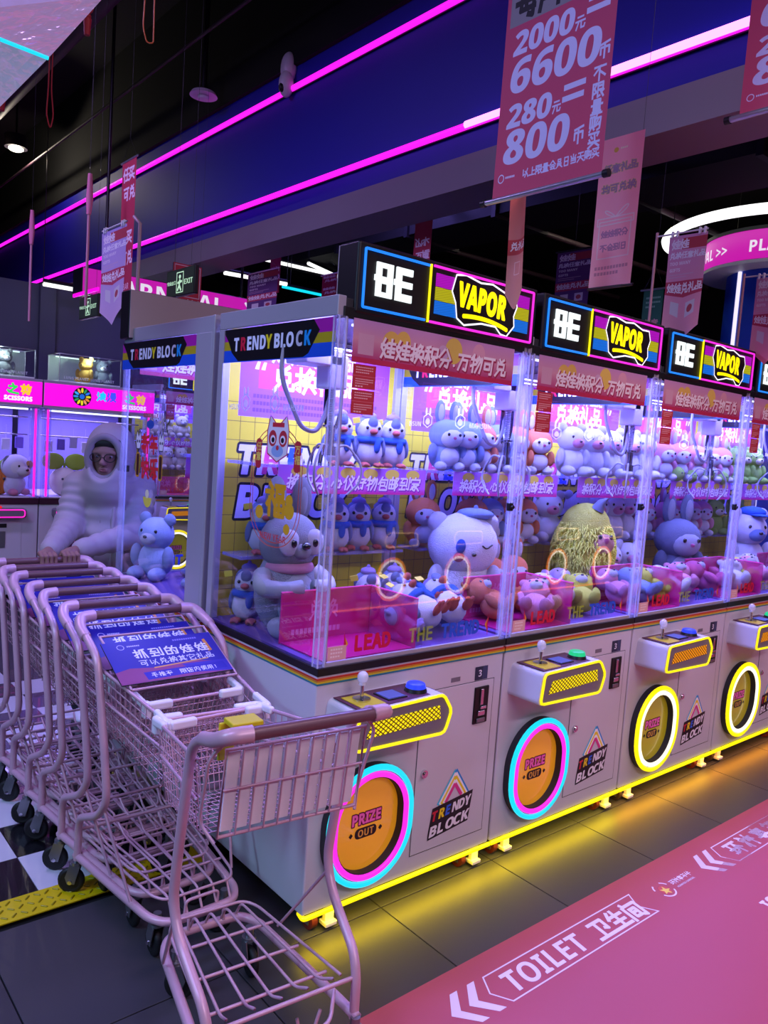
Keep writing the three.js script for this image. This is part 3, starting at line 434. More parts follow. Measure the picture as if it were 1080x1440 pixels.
  for (const sy of o.shelves ?? [1.06 + 0.07, 1.44 + 0.03]) {
    part(m, 'shelf', rspan(0.04, w - 0.04, sy - 0.012, sy, -D + 0.03, sy < 1.3 ? -D + 0.165 : -D + 0.28, 0.002), M.shelfAcrylic);
  }
  part(m, 'shelf_banner', bx(0.7, 0.1, 0.002, 0.45, 1.42, -D + 0.283), MM.strip, 'purple printed shelf banner');
  claw(m, o.clawX ?? 0.13, -0.3, o.cable ?? MM.cableWhite);
  return m;
}
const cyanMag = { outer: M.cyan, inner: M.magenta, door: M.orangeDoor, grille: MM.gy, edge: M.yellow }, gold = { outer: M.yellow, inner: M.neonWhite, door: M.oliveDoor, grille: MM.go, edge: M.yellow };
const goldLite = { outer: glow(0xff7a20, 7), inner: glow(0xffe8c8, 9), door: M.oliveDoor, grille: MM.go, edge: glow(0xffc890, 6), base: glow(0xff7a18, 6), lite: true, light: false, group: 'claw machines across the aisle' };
clawMachine('claw_machine', 'claw machine nearest the shopping carts with cyan ring and blue button', 0, 0, 0, { ...cyanMag, button: MM.blueButton, wheel: M.redWheel, wrap: true });
clawMachine('claw_machine', 'second claw machine from the carts, with cyan ring and green button', W, 0, 0, { ...cyanMag, button: MM.greenButton, wheel: M.redWheel, clawX: 0.16, baseK: 20 });
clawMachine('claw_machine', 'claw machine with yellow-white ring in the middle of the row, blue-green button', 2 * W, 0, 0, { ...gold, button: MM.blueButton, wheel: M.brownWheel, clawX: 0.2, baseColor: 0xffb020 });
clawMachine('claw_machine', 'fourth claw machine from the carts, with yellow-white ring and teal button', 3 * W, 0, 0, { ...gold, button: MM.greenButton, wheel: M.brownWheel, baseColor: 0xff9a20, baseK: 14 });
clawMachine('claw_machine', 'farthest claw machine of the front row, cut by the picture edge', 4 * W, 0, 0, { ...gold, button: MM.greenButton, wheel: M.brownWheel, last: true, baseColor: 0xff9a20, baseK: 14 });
for (const [k, x] of [3.52, 4.38, 5.95, 6.81].entries()) clawMachine('claw_machine', 'claw machine across the aisle mirrored in the glass, ' + ['nearest', 'second', 'third', 'fourth'][k] + ' of four', x, 3.45, Math.PI, goldLite);
// the machine standing back to back with the first one
const backOne = clawMachine('claw_machine', 'claw machine back to back with the first, red new year sticker on its glass', W, -1.62, Math.PI, { ...gold, button: MM.greenButton, wheel: M.brownWheel, depth: 0.84, last: true, light: false, cabinK: 30 });
part(backOne, 'grey_rear_cover', rspan(0.0, W, 0.86, 1.99, -0.86, -0.84, 0.004), M.frame);
part(backOne, 'wide_post', [rspan(W - 0.028, W + 0.001, 0.86, 1.93, -0.845, -0.72, 0.004)], M.frame);
part(backOne, 'right_film', plane(0.72, 0.115).rotateY(Math.PI / 2).translate(W - 0.004, 1.87, -0.36), MM.film, 'TRENDY BLOCK film on the side pane');
// ---------------------------------------------------------------- plush toys
const F = {
  blue: fluff(0x8fa6d8), deep: fluff(0x3f78e6), white: fluff(0xe8e8f2), navy: fluff(0x8795c4), grey: fluff(0x8d9098), lightGrey: fluff(0xb9bcc4), orange: fluff(0xf08858), peach: fluff(0xf2b59c), pink: fluff(0xf0a0c0), rose: fluff(0xe06a9a), lemon: fluff(0xe6ea60, 0.008),
  cream: fluff(0xf0e8d0), green: fluff(0x9fca58), lilac: fluff(0xb8a0e0), honey: fluff(0xd8a850), slate: fluff(0x7a8298), beak: fluff(0xf07868), eye: std(0x0a0a10, 0.15, 0, { clearcoat: 1 }), tagYellow: std(0xd8c838, 0.5), pumpkin: fluff(0xf08a20), leaf: fluff(0xb4d838),
};
const bend = (pts, r, n = 8) => tube(pts, r, n, 0.05);
function plush(name, label, pos, turn, group, cat = 'plush toy') { return thing(name, label, cat, pos, turn, group); }
function eyes(t, y, z, dx, r = 0.008) { for (const s of [-1, 1]) part(t, 'eye', ell(r, r * 1.1, r * 0.7, s * dx, y, z, 8), F.eye); }
function penguin(label, group) { // about 19 cm tall, sitting, facing +z
  const t = plush('penguin_plush', label, [0, 0, 0], 0, group);
  part(t, 'body', [ell(0.058, 0.062, 0.052, 0, 0.062, 0), ell(0.05, 0.05, 0.047, 0, 0.142, 0.004)], F.white);
  part(t, 'back_fur', [ell(0.062, 0.06, 0.048, 0, 0.068, -0.014), ell(0.053, 0.05, 0.044, 0, 0.15, -0.01)], F.navy);
  const hd = part(t, 'forehead', ell(0.02, 0.024, 0.012, 0, 0.172, 0.04), F.navy);
  part(t, 'beak', ell(0.016, 0.011, 0.018, 0, 0.138, 0.054, 12), F.beak);
  eyes(t, 0.152, 0.047, 0.024, 0.0065);
  part(t, 'scarf', [new THREE.TorusGeometry(0.044, 0.014, 8, 20).rotateX(Math.PI / 2).translate(0, 0.106, 0.002), ell(0.014, 0.03, 0.01, 0.018, 0.086, 0.052, 10)], F.deep);
  for (const s of [-1, 1]) { part(t, 'wing', ell(0.014, 0.04, 0.024, s * 0.062, 0.075, 0.004, 10).rotateZ(s * 0.1), F.navy); part(t, 'foot', [ell(0.02, 0.01, 0.026, s * 0.028, 0.012, 0.048, 10), ell(0.007, 0.007, 0.012, s * 0.018, 0.01, 0.07, 6), ell(0.007, 0.007, 0.012, s * 0.038, 0.01, 0.07, 6)], F.beak); }
  part(t, 'cap', [ell(0.03, 0.018, 0.03, 0, 0.196, -0.006, 12), ell(0.008, 0.01, 0.008, 0, 0.214, -0.006, 8)], F.lilac);
  part(t, 'hang_tag', rb(0.03, 0.022, 0.002, 0.001, -0.03, 0.186, 0.036).rotateZ(0.2), F.tagYellow);
  return t;
}
function rabbit(label, group, fur, face, k = 1) { // round rabbit with upright ears
  const t = plush('rabbit_plush', label, [0, 0, 0], 0, group);
  part(t, 'body', [ell(0.07, 0.06, 0.06, 0, 0.06, 0), ell(0.078, 0.066, 0.066, 0, 0.15, 0.006)], fur);
  part(t, 'face', [ell(0.05, 0.04, 0.03, 0, 0.138, 0.052, 14), ell(0.045, 0.04, 0.03, 0, 0.06, 0.042, 14)], face);
  eyes(t, 0.152, 0.077, 0.026, 0.007); part(t, 'nose', ell(0.008, 0.006, 0.006, 0, 0.138, 0.083, 8), F.rose);
  for (const s of [-1, 1]) { const e = part(t, 'ear', ell(0.024, 0.05, 0.014, s * 0.034, 0.245, -0.004, 12), fur); part(e, 'inner_ear', ell(0.014, 0.036, 0.007, s * 0.034, 0.242, 0.008, 10), face); part(t, 'arm', ell(0.02, 0.036, 0.02, s * 0.07, 0.078, 0.026, 10), fur); part(t, 'foot', ell(0.024, 0.02, 0.034, s * 0.042, 0.02, 0.052, 10), face); }
  t.scale.setScalar(k); return t;
}
function bear(label, group, fur, face, k = 1) {
  const t = plush('bear_plush', label, [0, 0, 0], 0, group);
  part(t, 'body', [ell(0.066, 0.066, 0.058, 0, 0.066, 0), ell(0.066, 0.06, 0.058, 0, 0.162, 0.004)], fur);
  part(t, 'muzzle', ell(0.03, 0.022, 0.022, 0, 0.148, 0.054, 12), face); part(t, 'nose', ell(0.008, 0.006, 0.006, 0, 0.156, 0.075, 8), F.eye); eyes(t, 0.175, 0.053, 0.028, 0.0065);
  for (const s of [-1, 1]) { part(t, 'ear', ell(0.024, 0.024, 0.014, s * 0.05, 0.214, 0, 12), fur); part(t, 'arm', ell(0.02, 0.042, 0.022, s * 0.066, 0.082, 0.026, 10), fur); part(t, 'foot', ell(0.028, 0.024, 0.042, s * 0.042, 0.024, 0.056, 10), fur); }
  t.scale.setScalar(k); return t;
}
const ORD = ['first', 'second', 'third', 'fourth', 'fifth', 'sixth', 'seventh', 'eighth', 'ninth', 'tenth'];
const S1 = 1.47, S2 = 1.13, SZ = -0.5, FL = 0.884;
function row(proto, list, y, z, kind, where, group, face = 0) { // copies along a shelf
  list.forEach((x, i) => copy(proto, [x, y, z + rr(-0.01, 0.01)], face + rr(-0.25, 0.1), `${ORD[i]} ${kind} from the left, ${where}`, group));
}
function first(proto, pos, turn, label) { proto.position.set(...pos); proto.rotation.y = turn; if (label) proto.userData.label = label; return proto; }
{ // machine nearest the carts: penguins and the big grey plush
  const p = penguin('', 'blue scarf penguins in the first machine');
  first(p, [0.4, S1, SZ], -0.35, 'blue scarf penguin plush at the left end of the first upper shelf');
  row(p, [0.54, 0.67], S1, SZ, 'blue scarf penguin', 'of the claw, first upper shelf', p.userData.group, -0.3);
  row(p, [0.16, 0.29], S2, -0.61, 'penguin plush', 'behind the big grey plush, first lower shelf', p.userData.group, -0.3);
  row(p, [0.49, 0.61, 0.74], S2, -0.61, 'blue scarf penguin', 'past the big grey ears, first lower shelf', p.userData.group, -0.35);
  row(p, [0.1], FL, -0.6, 'yellow-tagged penguin', 'on the floor behind the side glass', p.userData.group, -0.7);
  row(p, [0.5, 0.63], FL, -0.4, 'standing penguin plush', 'on the floor of the first machine', p.userData.group, -0.4);
  for (const [i, [x, z, ry]] of [[0.6, -0.1, 0.3], [0.72, -0.12, -0.2], [0.66, -0.22, 0.1]].entries()) { const c = copy(p, [x, FL + 0.055, z], ry, ['left penguin plush lying on its back, pink feet to the front glass', 'right penguin plush lying on its back, pink feet to the front glass', 'penguin plush lying on its back behind two others'][i], p.userData.group); c.rotation.set(-1.15, ry, 0, 'YXZ'); c.scale.setScalar(1.15); }
  const k = plush('rabbit_plush', 'big grey long-eared plush with round white cheeks by the side glass', [0.15, FL - 0.005, -0.425], 0.0); k.scale.set(0.88, 0.93, 0.88);
  part(k, 'body', [ell(0.13, 0.17, 0.11, 0, 0.16, 0), ell(0.125, 0.115, 0.105, 0, 0.345, 0.01)], F.grey);
  part(k, 'belly', ell(0.085, 0.11, 0.05, 0, 0.14, 0.075), F.lightGrey); part(k, 'muzzle', ell(0.04, 0.03, 0.028, 0.0, 0.325, 0.105), F.lightGrey); part(k, 'nose', ell(0.02, 0.016, 0.016, 0, 0.345, 0.13, 10), F.eye);
  for (const s of [-1, 1]) { const e = part(k, 'ear', ell(0.047, 0.088, 0.026, s * 0.06, 0.505, -0.01), F.grey); part(e, 'inner_ear', ell(0.02, 0.055, 0.01, s * 0.055, 0.5, 0.012), F.lightGrey); const ey = part(k, 'eye_patch', ell(0.046, 0.05, 0.022, s * 0.058, 0.355, 0.098), F.white); part(ey, 'pupil', ell(0.013, 0.016, 0.008, s * 0.05, 0.355, 0.12, 10), F.eye); part(k, 'arm', bend([[s * 0.12, 0.23, 0.02], [s * 0.16, 0.19, 0.07], [s * 0.1, 0.19, 0.15], [s * 0.03, 0.2, 0.16]], (q) => 0.036 - 0.008 * q, 10), s < 0 ? F.grey : F.lightGrey); part(k, 'foot', ell(0.046, 0.04, 0.07, s * 0.075, 0.04, 0.1), F.lightGrey); }
  part(k, 'scarf', new THREE.TorusGeometry(0.085, 0.02, 8, 24).rotateX(Math.PI / 2).translate(0, 0.255, 0.01), F.pink);
  for (const [i, [x, z]] of [[0.49, -0.1], [0.5, -0.24], [0.56, -0.3]].entries()) { const r = bear(['small lilac bear plush lying beside the magenta chute', 'lilac bear plush half hidden by the magenta chute', 'lilac bear plush at the foot of the standing penguins'][i], 'small lilac bears in the first machine', F.lilac, F.pink, 0.62); r.position.set(x, FL + 0.02, z); r.rotation.set(-0.9, rr(-1, 1), 0, 'YXZ'); }
}
{ // second machine: orange and white rabbits, big white bear with a beret
  const ro = rabbit('', 'orange rabbits in the second machine', F.orange, F.white), rw = rabbit('', 'pale blue rabbits in the second machine', F.blue, F.white);
  first(rw, [W + 0.1, S1, SZ], -0.3, 'pale blue rabbit plush, left on the second machine upper shelf'); first(ro, [W + 0.3, S1, SZ], -0.3, 'orange rabbit plush, left on the second machine upper shelf');
  row(rw, [W + 0.2, W + 0.42], S1, SZ, 'pale blue rabbit', 'between orange rabbits, second machine upper shelf', rw.userData.group, -0.3);
  row(ro, [W + 0.54, W + 0.7], S1, SZ, 'orange rabbit', 'right of the claw, second machine upper shelf', ro.userData.group, -0.3);
  row(ro, [W + 0.1, W + 0.4, W + 0.64, W + 0.77], S2, -0.61, 'orange rabbit', 'on the second machine lower shelf', ro.userData.group, -0.3);
  row(rw, [W + 0.52], S2, -0.61, 'pale blue rabbit', 'among orange rabbits, second machine lower shelf', rw.userData.group, -0.3);
  row(ro, [W + 0.38, W + 0.54], FL, -0.46, 'orange rabbit', 'on the floor behind the big white bear', ro.userData.group, -0.3);
  const b = plush('bear_plush', 'big white round bear plush with blue beret winking in the second machine', [W + 0.165, FL, -0.42], -0.4); b.scale.setScalar(0.93);
  part(b, 'body', [ell(0.14, 0.15, 0.11, 0, 0.13, 0), ell(0.165, 0.15, 0.13, 0, 0.3, 0.01)], F.white);
  part(b, 'beret', [ell(0.085, 0.026, 0.08, 0.05, 0.445, 0.01), ell(0.012, 0.014, 0.012, 0.05, 0.472, 0.01, 8)], F.blue);
  part(b, 'eye', ell(0.024, 0.032, 0.012, -0.06, 0.31, 0.128, 12), F.deep); part(b, 'winking_eye', bend([[0.04, 0.315, 0.133], [0.062, 0.3, 0.13], [0.095, 0.318, 0.118]], 0.004, 6), F.eye);
  part(b, 'cheek', ell(0.026, 0.022, 0.01, -0.066, 0.262, 0.128, 10), F.rose); part(b, 'nose', ell(0.012, 0.009, 0.008, 0, 0.275, 0.142, 8), F.eye);
  for (const s of [-1, 1]) { part(b, 'ear', ell(0.05, 0.048, 0.03, s * 0.125, 0.4, 0), F.white); part(b, 'arm', ell(0.036, 0.07, 0.04, s * 0.14, 0.15, 0.06), F.white); part(b, 'foot', ell(0.05, 0.044, 0.075, s * 0.075, 0.045, 0.09), F.white); }
  for (const [i, [x, z, f]] of [[0.18, -0.16, F.orange], [0.34, -0.1, F.peach], [0.5, -0.14, F.cream], [0.62, -0.1, F.lemon], [0.7, -0.2, F.lilac], [0.42, -0.22, F.orange], [0.26, -0.08, F.pink]].entries()) { const r = bear(['orange', 'peach', 'cream', 'lemon yellow', 'lilac', 'deep orange', 'rose pink'][i] + ' bear plush lying on the second machine floor', 'mixed bears on the second machine floor', f, F.white, 0.92); r.position.set(W + x, FL + 0.03, z); r.rotation.set(-1.0, rr(-1, 1), 0, 'YXZ'); }
}
{ // third machine: white bears above, yellow shaggy monster below
  const wb = bear('', 'white bears in the middle machine', F.white, F.pink, 1.1); first(wb, [2 * W + 0.1, S1, SZ], -0.3, 'first white bear plush from the left on the middle machine upper shelf');
  row(wb, [2 * W + 0.26, 2 * W + 0.42, 2 * W + 0.58, 2 * W + 0.74], S1, SZ, 'white bear after the end one', 'middle machine upper shelf', wb.userData.group, -0.3);
  row(wb, [2 * W + 0.12, 2 * W + 0.36, 2 * W + 0.51, 2 * W + 0.66, 2 * W + 0.78], S2, -0.61, 'white bear', 'on the middle machine lower shelf', wb.userData.group, -0.3);
  row(wb, [2 * W + 0.44, 2 * W + 0.64], FL, -0.46, 'white bear', 'on the middle machine floor', wb.userData.group, -0.3);
  const y = plush('monster_plush', 'big shaggy yellow monster plush with grey horn and pink face', [2 * W + 0.185, FL, -0.43], -0.5);
  const shag = []; const base = (u, v) => { const r = v > 0.55 ? 1 : 1; return [0.15 * Math.sin(u) * Math.sin(v * Math.PI) ** 0.55, 0.44 * (1 - v), 0.12 * Math.cos(u) * Math.sin(v * Math.PI) ** 0.55]; };
  part(y, 'body', [ell(0.15, 0.2, 0.12, 0, 0.2, 0, 24), ell(0.125, 0.12, 0.105, 0, 0.34, 0, 20)], F.lemon);
  for (let i = 0; i < 1800; i++) { const u = rr(0, 6.283), v = rr(0.03, 0.96), p = base(u, v), q = base(u + rr(-0.12, 0.12), v + 0.028); const out = V(p[0], 0, p[2]).normalize().multiplyScalar(0.016); shag.push(tube([V(p[0], p[1], p[2]).addScaledVector(out, -0.6), V((p[0] + q[0]) / 2 + out.x, (p[1] + q[1]) / 2, (p[2] + q[2]) / 2 + out.z), V(q[0] + out.x * 0.8, q[1] - 0.012, q[2] + out.z * 0.8)], (t) => 0.0052 * (1 - t) + 0.001, 4)); }
  stuff(part(y, 'shaggy_fur', shag, F.lemon));
  part(y, 'horn', tube([[0.03, 0.43, 0.05], [0.045, 0.47, 0.06], [0.075, 0.49, 0.06]], (t) => 0.028 * (1 - t) + 0.005, 10), F.slate); part(y, 'face', ell(0.055, 0.05, 0.03, 0.05, 0.27, 0.108), F.peach); part(y, 'nose', ell(0.012, 0.016, 0.01, 0.05, 0.29, 0.138, 8), F.rose);
  for (const s of [-1, 1]) { part(y, 'eye', ell(0.01, 0.012, 0.008, 0.05 + s * 0.028, 0.305, 0.126, 8), F.eye); part(y, 'foot', ell(0.045, 0.04, 0.06, s * 0.075, 0.04, 0.08), F.lemon); }
  for (const [i, [x, z, f]] of [[0.12, -0.12, F.pink], [0.3, -0.1, F.blue], [0.45, -0.12, F.lemon], [0.58, -0.1, F.white], [0.7, -0.15, F.pink], [0.36, -0.22, F.cream]].entries()) { const r = bear(['rose', 'blue', 'yellow', 'white', 'candy pink', 'cream'][i] + ' bear plush lying on the middle machine floor', 'mixed bears on the middle machine floor', f, F.white, 0.92); r.position.set(2 * W + x, FL + 0.03, z); r.rotation.set(-1.0, rr(-1, 1), 0, 'YXZ'); }
}
{ // fourth machine
  const pr = rabbit('', 'pink rabbits in the fourth machine', F.pink, F.white); first(pr, [3 * W + 0.08, S1, SZ], -0.3, 'pink rabbit plush at the left end of the fourth upper shelf');
  row(pr, [3 * W + 0.24, 3 * W + 0.42, 3 * W + 0.6, 3 * W + 0.76], S1, SZ, 'pink rabbit after the end one', 'fourth machine upper shelf', pr.userData.group, -0.3);
  row(pr, [3 * W + 0.1, 3 * W + 0.38, 3 * W + 0.52, 3 * W + 0.65, 3 * W + 0.77], S2, -0.61, 'pink rabbit', 'on the fourth machine lower shelf', pr.userData.group, -0.3);
  for (const [i, [x, y]] of [[0.16, 1.51], [0.3, 1.5], [0.5, 1.52], [0.68, 1.5]].entries()) { const g = plush('ball_plush', ORD[i] + ' green fuzzy ball plush from the left before pink rabbits', [3 * W + x, y, -0.44 + 0.0], 0, 'green balls in the fourth machine'); part(g, 'ball', ell(0.042, 0.042, 0.042), F.green); eyes(g, 0.008, 0.038, 0.014, 0.005); }
  const r = rabbit('big blue-grey rabbit plush with tall ears in the fourth machine', undefined, F.slate, F.lightGrey, 1.75); first(r, [3 * W + 0.185, FL, -0.42], -0.4); delete r.userData.group;
  for (const [i, [x, z, f]] of [[0.12, -0.12, F.rose], [0.3, -0.1, F.white], [0.45, -0.12, F.lemon], [0.6, -0.12, F.pink], [0.72, -0.2, F.white], [0.4, -0.24, F.rose]].entries()) { const b = bear(['deep rose', 'white', 'yellow', 'pale pink', 'snow white', 'red-pink'][i] + ' bear plush lying on the fourth machine floor', 'mixed bears on the fourth machine floor', f, F.white, 0.95); b.position.set(3 * W + x, FL + 0.03, z); b.rotation.set(-1.0, rr(-1, 1), 0, 'YXZ'); }
}
{ // fifth machine
  const gb = bear('', 'green bears in the fifth machine', F.green, F.cream); first(gb, [4 * W + 0.06, S1, SZ], -0.3, 'green bear plush at the left end of the fifth upper shelf');
  row(gb, [4 * W + 0.2, 4 * W + 0.34], S1, SZ, 'green bear after the end one', 'fifth machine upper shelf', gb.userData.group, -0.3);
  row(gb, [4 * W + 0.1, 4 * W + 0.4], S2, -0.61, 'green bear', 'on the fifth machine lower shelf', gb.userData.group, -0.3);
  const b = bear('big white bear plush with blue cap in the fifth machine', undefined, F.white, F.blue, 1.85); first(b, [4 * W + 0.185, FL, -0.42], -0.5); delete b.userData.group;
  part(b, 'cap', [ell(0.045, 0.02, 0.045, 0.01, 0.222, 0.005, 14), ell(0.03, 0.005, 0.03, 0.01, 0.214, 0.045, 10)], F.deep);
  for (const [i, [x, z, f]] of [[0.12, -0.14, F.pink], [0.28, -0.1, F.lilac], [0.4, -0.2, F.rose]].entries()) { const q = bear(['pink', 'lilac', 'rose'][i] + ' bear plush lying on the fifth machine floor', 'mixed bears on the fifth machine floor', f, F.white, 0.85); q.position.set(4 * W + x, FL + 0.03, z); q.rotation.set(-0.4, rr(-1, 1), 0, 'YXZ'); }
}
{ // machine back to back: large pale bears by its side glass
  const b = bear('tall pale blue bear plush standing at the side glass with sticker', 'pale bears in the back machine', fluff(0xc4d6ff), F.white, 1.26); first(b, [0.14, FL, -1.48], -1.0);
  copy(b, [0.24, FL - 0.0, -1.2], -1.3, 'pale blue bear plush sitting in front of the taller pale bear').scale.setScalar(0.95);
  copy(b, [0.2, FL + 0.14, -1.02], -2.3, 'teal-lit bear plush pressed to the glass beside the grey post').scale.setScalar(0.9);
  copy(b, [0.34, FL, -1.42], -1.6, 'pale blue bear plush at the back of the sticker machine').scale.setScalar(0.9);
}

// ---------------------------------------------------------------- shopping carts
const boardTex = tex(900, 460, (c, w, h) => {
  c.fillStyle = '#231c96'; c.fillRect(0, 0, w, h); poly(c, [[0, 330], [120, 300], [300, 322], [620, 300], [900, 350], [900, 460], [0, 460]], '#8a3a72'); poly(c, [[520, 326], [900, 330], [900, 460], [600, 430]], '#3428a8');
  c.strokeStyle = '#c0c0e8'; c.lineWidth = 6; c.beginPath(); c.arc(130, 66, 26, 0, 7); c.stroke(); rows(c, 180, 56, 130, 1, 20, 14, '#c0c0e8'); rows(c, 560, 40, 270, 1, 20, 18, '#8a86d8');
  c.fillStyle = '#d89030'; poly(c, [[800, 80], [826, 70], [836, 210], [800, 220]], '#d89030'); poly(c, [[300, 318], [760, 290], [760, 300], [300, 330]], '#e0a848'); 
  hanzi(c, '抓到的娃娃', 200, 106, 104, '#e6e8ff', 0.125, 1.22); hanzi(c, '可以兑换其它礼品', 210, 226, 68, '#dfe2ff', 0.105, 1.14); poly(c, [[200, 360], [860, 352], [872, 424], [210, 440]], '#2418a0'); hanzi(c, '手推车仅限店内使用!', 250, 372, 50, '#e6e8ff', 0.11, 1.14);
});
const boardMat = print(boardTex, 0.4);
function makeCart(label, flap) {
  const t = thing('shopping_cart', label, 'shopping cart');
  const side = (s) => [[s * 0.16, 0.968, 0], [s * 0.2, 0.962, 0.012], [s * 0.205, 0.93, 0.11], [s * 0.204, 0.89, flap ? 0.17 : 0.2], [s * 0.204, 0.62, flap ? 0.22 : 0.285], [s * 0.203, 0.5, flap ? 0.24 : 0.31], [s * 0.2, 0.43, flap ? 0.2 : 0.24], [s * 0.19, 0.35, 0.07], [s * 0.185, 0.3, 0.045], [s * 0.185, 0.2, 0.045]];
  part(t, 'handle', cyl(0.0145, 0.3, 0, 0.968, 0, 'x', 16), M.grip);
  for (const s of [-1, 1]) {
    part(t, 'handle_bracket', [tube([[s * 0.145, 0.968, 0], [s * 0.19, 0.967, 0.006], [s * 0.204, 0.945, 0.05], [s * 0.205, 0.93, 0.105]], (q) => 0.0185 - 0.003 * q, 12, 0.02)], M.pink, 'pale pink plastic handle end');
    part(t, 'side_tube', tube(side(s), 0.0118, 10, 0.04), M.pink);
    part(t, 'base_tube', tube([[s * 0.185, 0.21, 0.03], [s * 0.178, 0.212, 0.1], [s * 0.135, 0.214, 0.47], [s * 0.1, 0.214, 0.522], [0, 0.214, 0.524]], 0.0125, 8, 0.05), M.pink);
    for (const [x, z, k] of [[s * 0.18, 0.03, 0.95], [s * 0.105, 0.46, 0.5]]) {
      const yaw = k + (z > 0.2 ? s * 0.5 : 0.0), put = (g) => g.rotateY(yaw).translate(x, 0, z), cheek = shapeOf([[-0.018, 0.118], [0.004, 0.118], [0.02, 0.178], [-0.012, 0.182], [-0.026, 0.14]]);
      const side1 = (d) => extrude(cheek, 0.003, 0, 0, 0, -0.0015).rotateY(-Math.PI / 2).translate(d, 0, -0.006);
      const c = part(t, 'caster', [cyl(0.012, 0.03, 0, 0.2, 0, 'y', 12), cyl(0.02, 0.009, 0, 0.184, 0, 'y', 14), side1(-0.016), side1(0.016)].map(put), M.zinc);
      part(c, 'wheel', [new THREE.TorusGeometry(0.032, 0.0105, 8, 22).rotateY(Math.PI / 2).translate(0, 0.1245, -0.016), cyl(0.031, 0.018, 0, 0.1245, -0.016, 'x', 20)].map(put), M.rubber); part(c, 'axle', put(cyl(0.007, 0.04, 0, 0.1245, -0.016, 'x', 10)), M.chrome);
    }
    part(t, 'rack_wire', tube([[s * 0.17, 0.285, 0.09], [s * 0.125, 0.27, 0.46], [s * 0.1, 0.27, 0.5], [0, 0.27, 0.5]], 0.0042, 6, 0.03), M.pinkWire);
    part(t, 'brace_wire', tube([[s * 0.2, 0.47, flap ? 0.23 : 0.28], [s * 0.16, 0.235, 0.4]], 0.0045, 6), M.pinkWire);
    part(t, 'corner_cap', [rb(0.075, 0.026, 0.022, 0.008, s * 0.112, 0.801, 0.574), rb(0.022, 0.048, 0.03, 0.008, s * 0.146, 0.79, 0.565), rb(0.018, 0.022, 0.08, 0.007, 0, 0, 0).rotateX(0.13).translate(s * 0.151, 0.807, 0.53)], M.whitePlastic, 'white plastic basket corner');
  }
  for (const x of [-0.09, -0.045, 0, 0.045, 0.09]) part(t, 'rack_wire', tube([[x * 1.5, 0.3, 0.07], [x * 1.4, 0.272, 0.12], [x * 1.0, 0.272, 0.49], [x, 0.225, 0.52]], 0.0038, 6, 0.02), M.pinkWire);
  for (const z of [0.14, 0.26, 0.38]) part(t, 'rack_wire', wire(V(-0.175 + z * 0.11, 0.266, z), V(0.175 - z * 0.11, 0.266, z), 0.0042), M.pinkWire);
  part(t, 'rear_rack_bar', wire(V(-0.19, 0.3, 0.05), V(0.19, 0.3, 0.05), 0.0055), M.pinkWire); part(t, 'rear_rack_bar', tube([[-0.14, 0.27, 0.07], [-0.09, 0.25, 0.0], [0.09, 0.25, 0.0], [0.14, 0.27, 0.07]], 0.005, 6, 0.03), M.pinkWire);
  for (const x of [-0.05, 0.05]) part(t, 'hook_wire', tube([[x - 0.03, 0.27, 0.03], [x - 0.012, 0.2, 0.035], [x + 0.012, 0.2, 0.035], [x + 0.03, 0.27, 0.03]], 0.0042, 6, 0.01), M.pinkWire);
  part(t, 'stop_loop', tube([[-0.05, 0.22, 0.515], [-0.05, 0.262, 0.52], [0.05, 0.262, 0.52], [0.05, 0.22, 0.515]], 0.0045, 6, 0.015), M.pinkWire);
  // basket: rims and a net of thin wires, narrower towards the front
  const hw = (u) => 0.192 - (u - 0.15) * 0.11, top = (u) => 0.858 - (u - 0.15) * 0.135, bot = (u) => 0.69 - (u - 0.15) * 0.2, U0 = 0.16, U1 = 0.565;
  for (const s of [-1, 1]) { part(t, 'basket_rim', tube([[s * hw(U0), top(U0), U0], [s * hw(U1), top(U1), U1]], 0.0052, 6), M.pinkWire); part(t, 'basket_rim', tube([[s * hw(U0) * 0.98, 0.765, U0 + 0.01], [s * hw(U1) * 0.97, 0.72, U1 - 0.03]], 0.0042, 6), M.pinkWire); }
  part(t, 'basket_rim', wire(V(-hw(U1), top(U1), U1), V(hw(U1), top(U1), U1), 0.0055), M.pinkWire);
  const net = [], tp = 0.0015, lean = (u, y) => u - (top(u) - y) * 0.16;
  for (let k = 0; k <= 14; k++) { const u = U0 + (U1 - U0) * k / 14; for (const s of [-1, 1]) net.push(wire(V(s * hw(u), top(u), u), V(s * hw(u) * 0.9, bot(u), u - 0.06 * (u - U0) / (U1 - U0)), tp)); }
  for (let j = 1; j <= 6; j++) { const f = j / 6; for (const s of [-1, 1]) net.push(wire(V(s * hw(U0) * (1 - 0.1 * f), top(U0) + (bot(U0) - top(U0)) * f, U0), V(s * hw(U1) * (1 - 0.1 * f), top(U1) + (bot(U1) - top(U1)) * f, U1 - 0.06 * f), tp)); }
  for (let k = -9; k <= 9; k++) { const x = hw(U1) * k / 9; net.push(wire(V(x, top(U1), U1), V(x * 0.9, bot(U1), U1 - 0.06), tp)); }
  for (let j = 1; j <= 9; j++) { const f = j / 9, y = top(U1) + (bot(U1) - top(U1)) * f, x = hw(U1) * (1 - 0.1 * f); net.push(wire(V(-x, y, U1 - 0.06 * f), V(x, y, U1 - 0.06 * f), tp)); }
  for (let k = -8; k <= 8; k++) { const a = hw(U0) * 0.9 * k / 8, b = hw(U1) * 0.9 * k / 8; net.push(wire(V(a, bot(U0), U0), V(b, bot(U1), U1 - 0.06), tp)); }
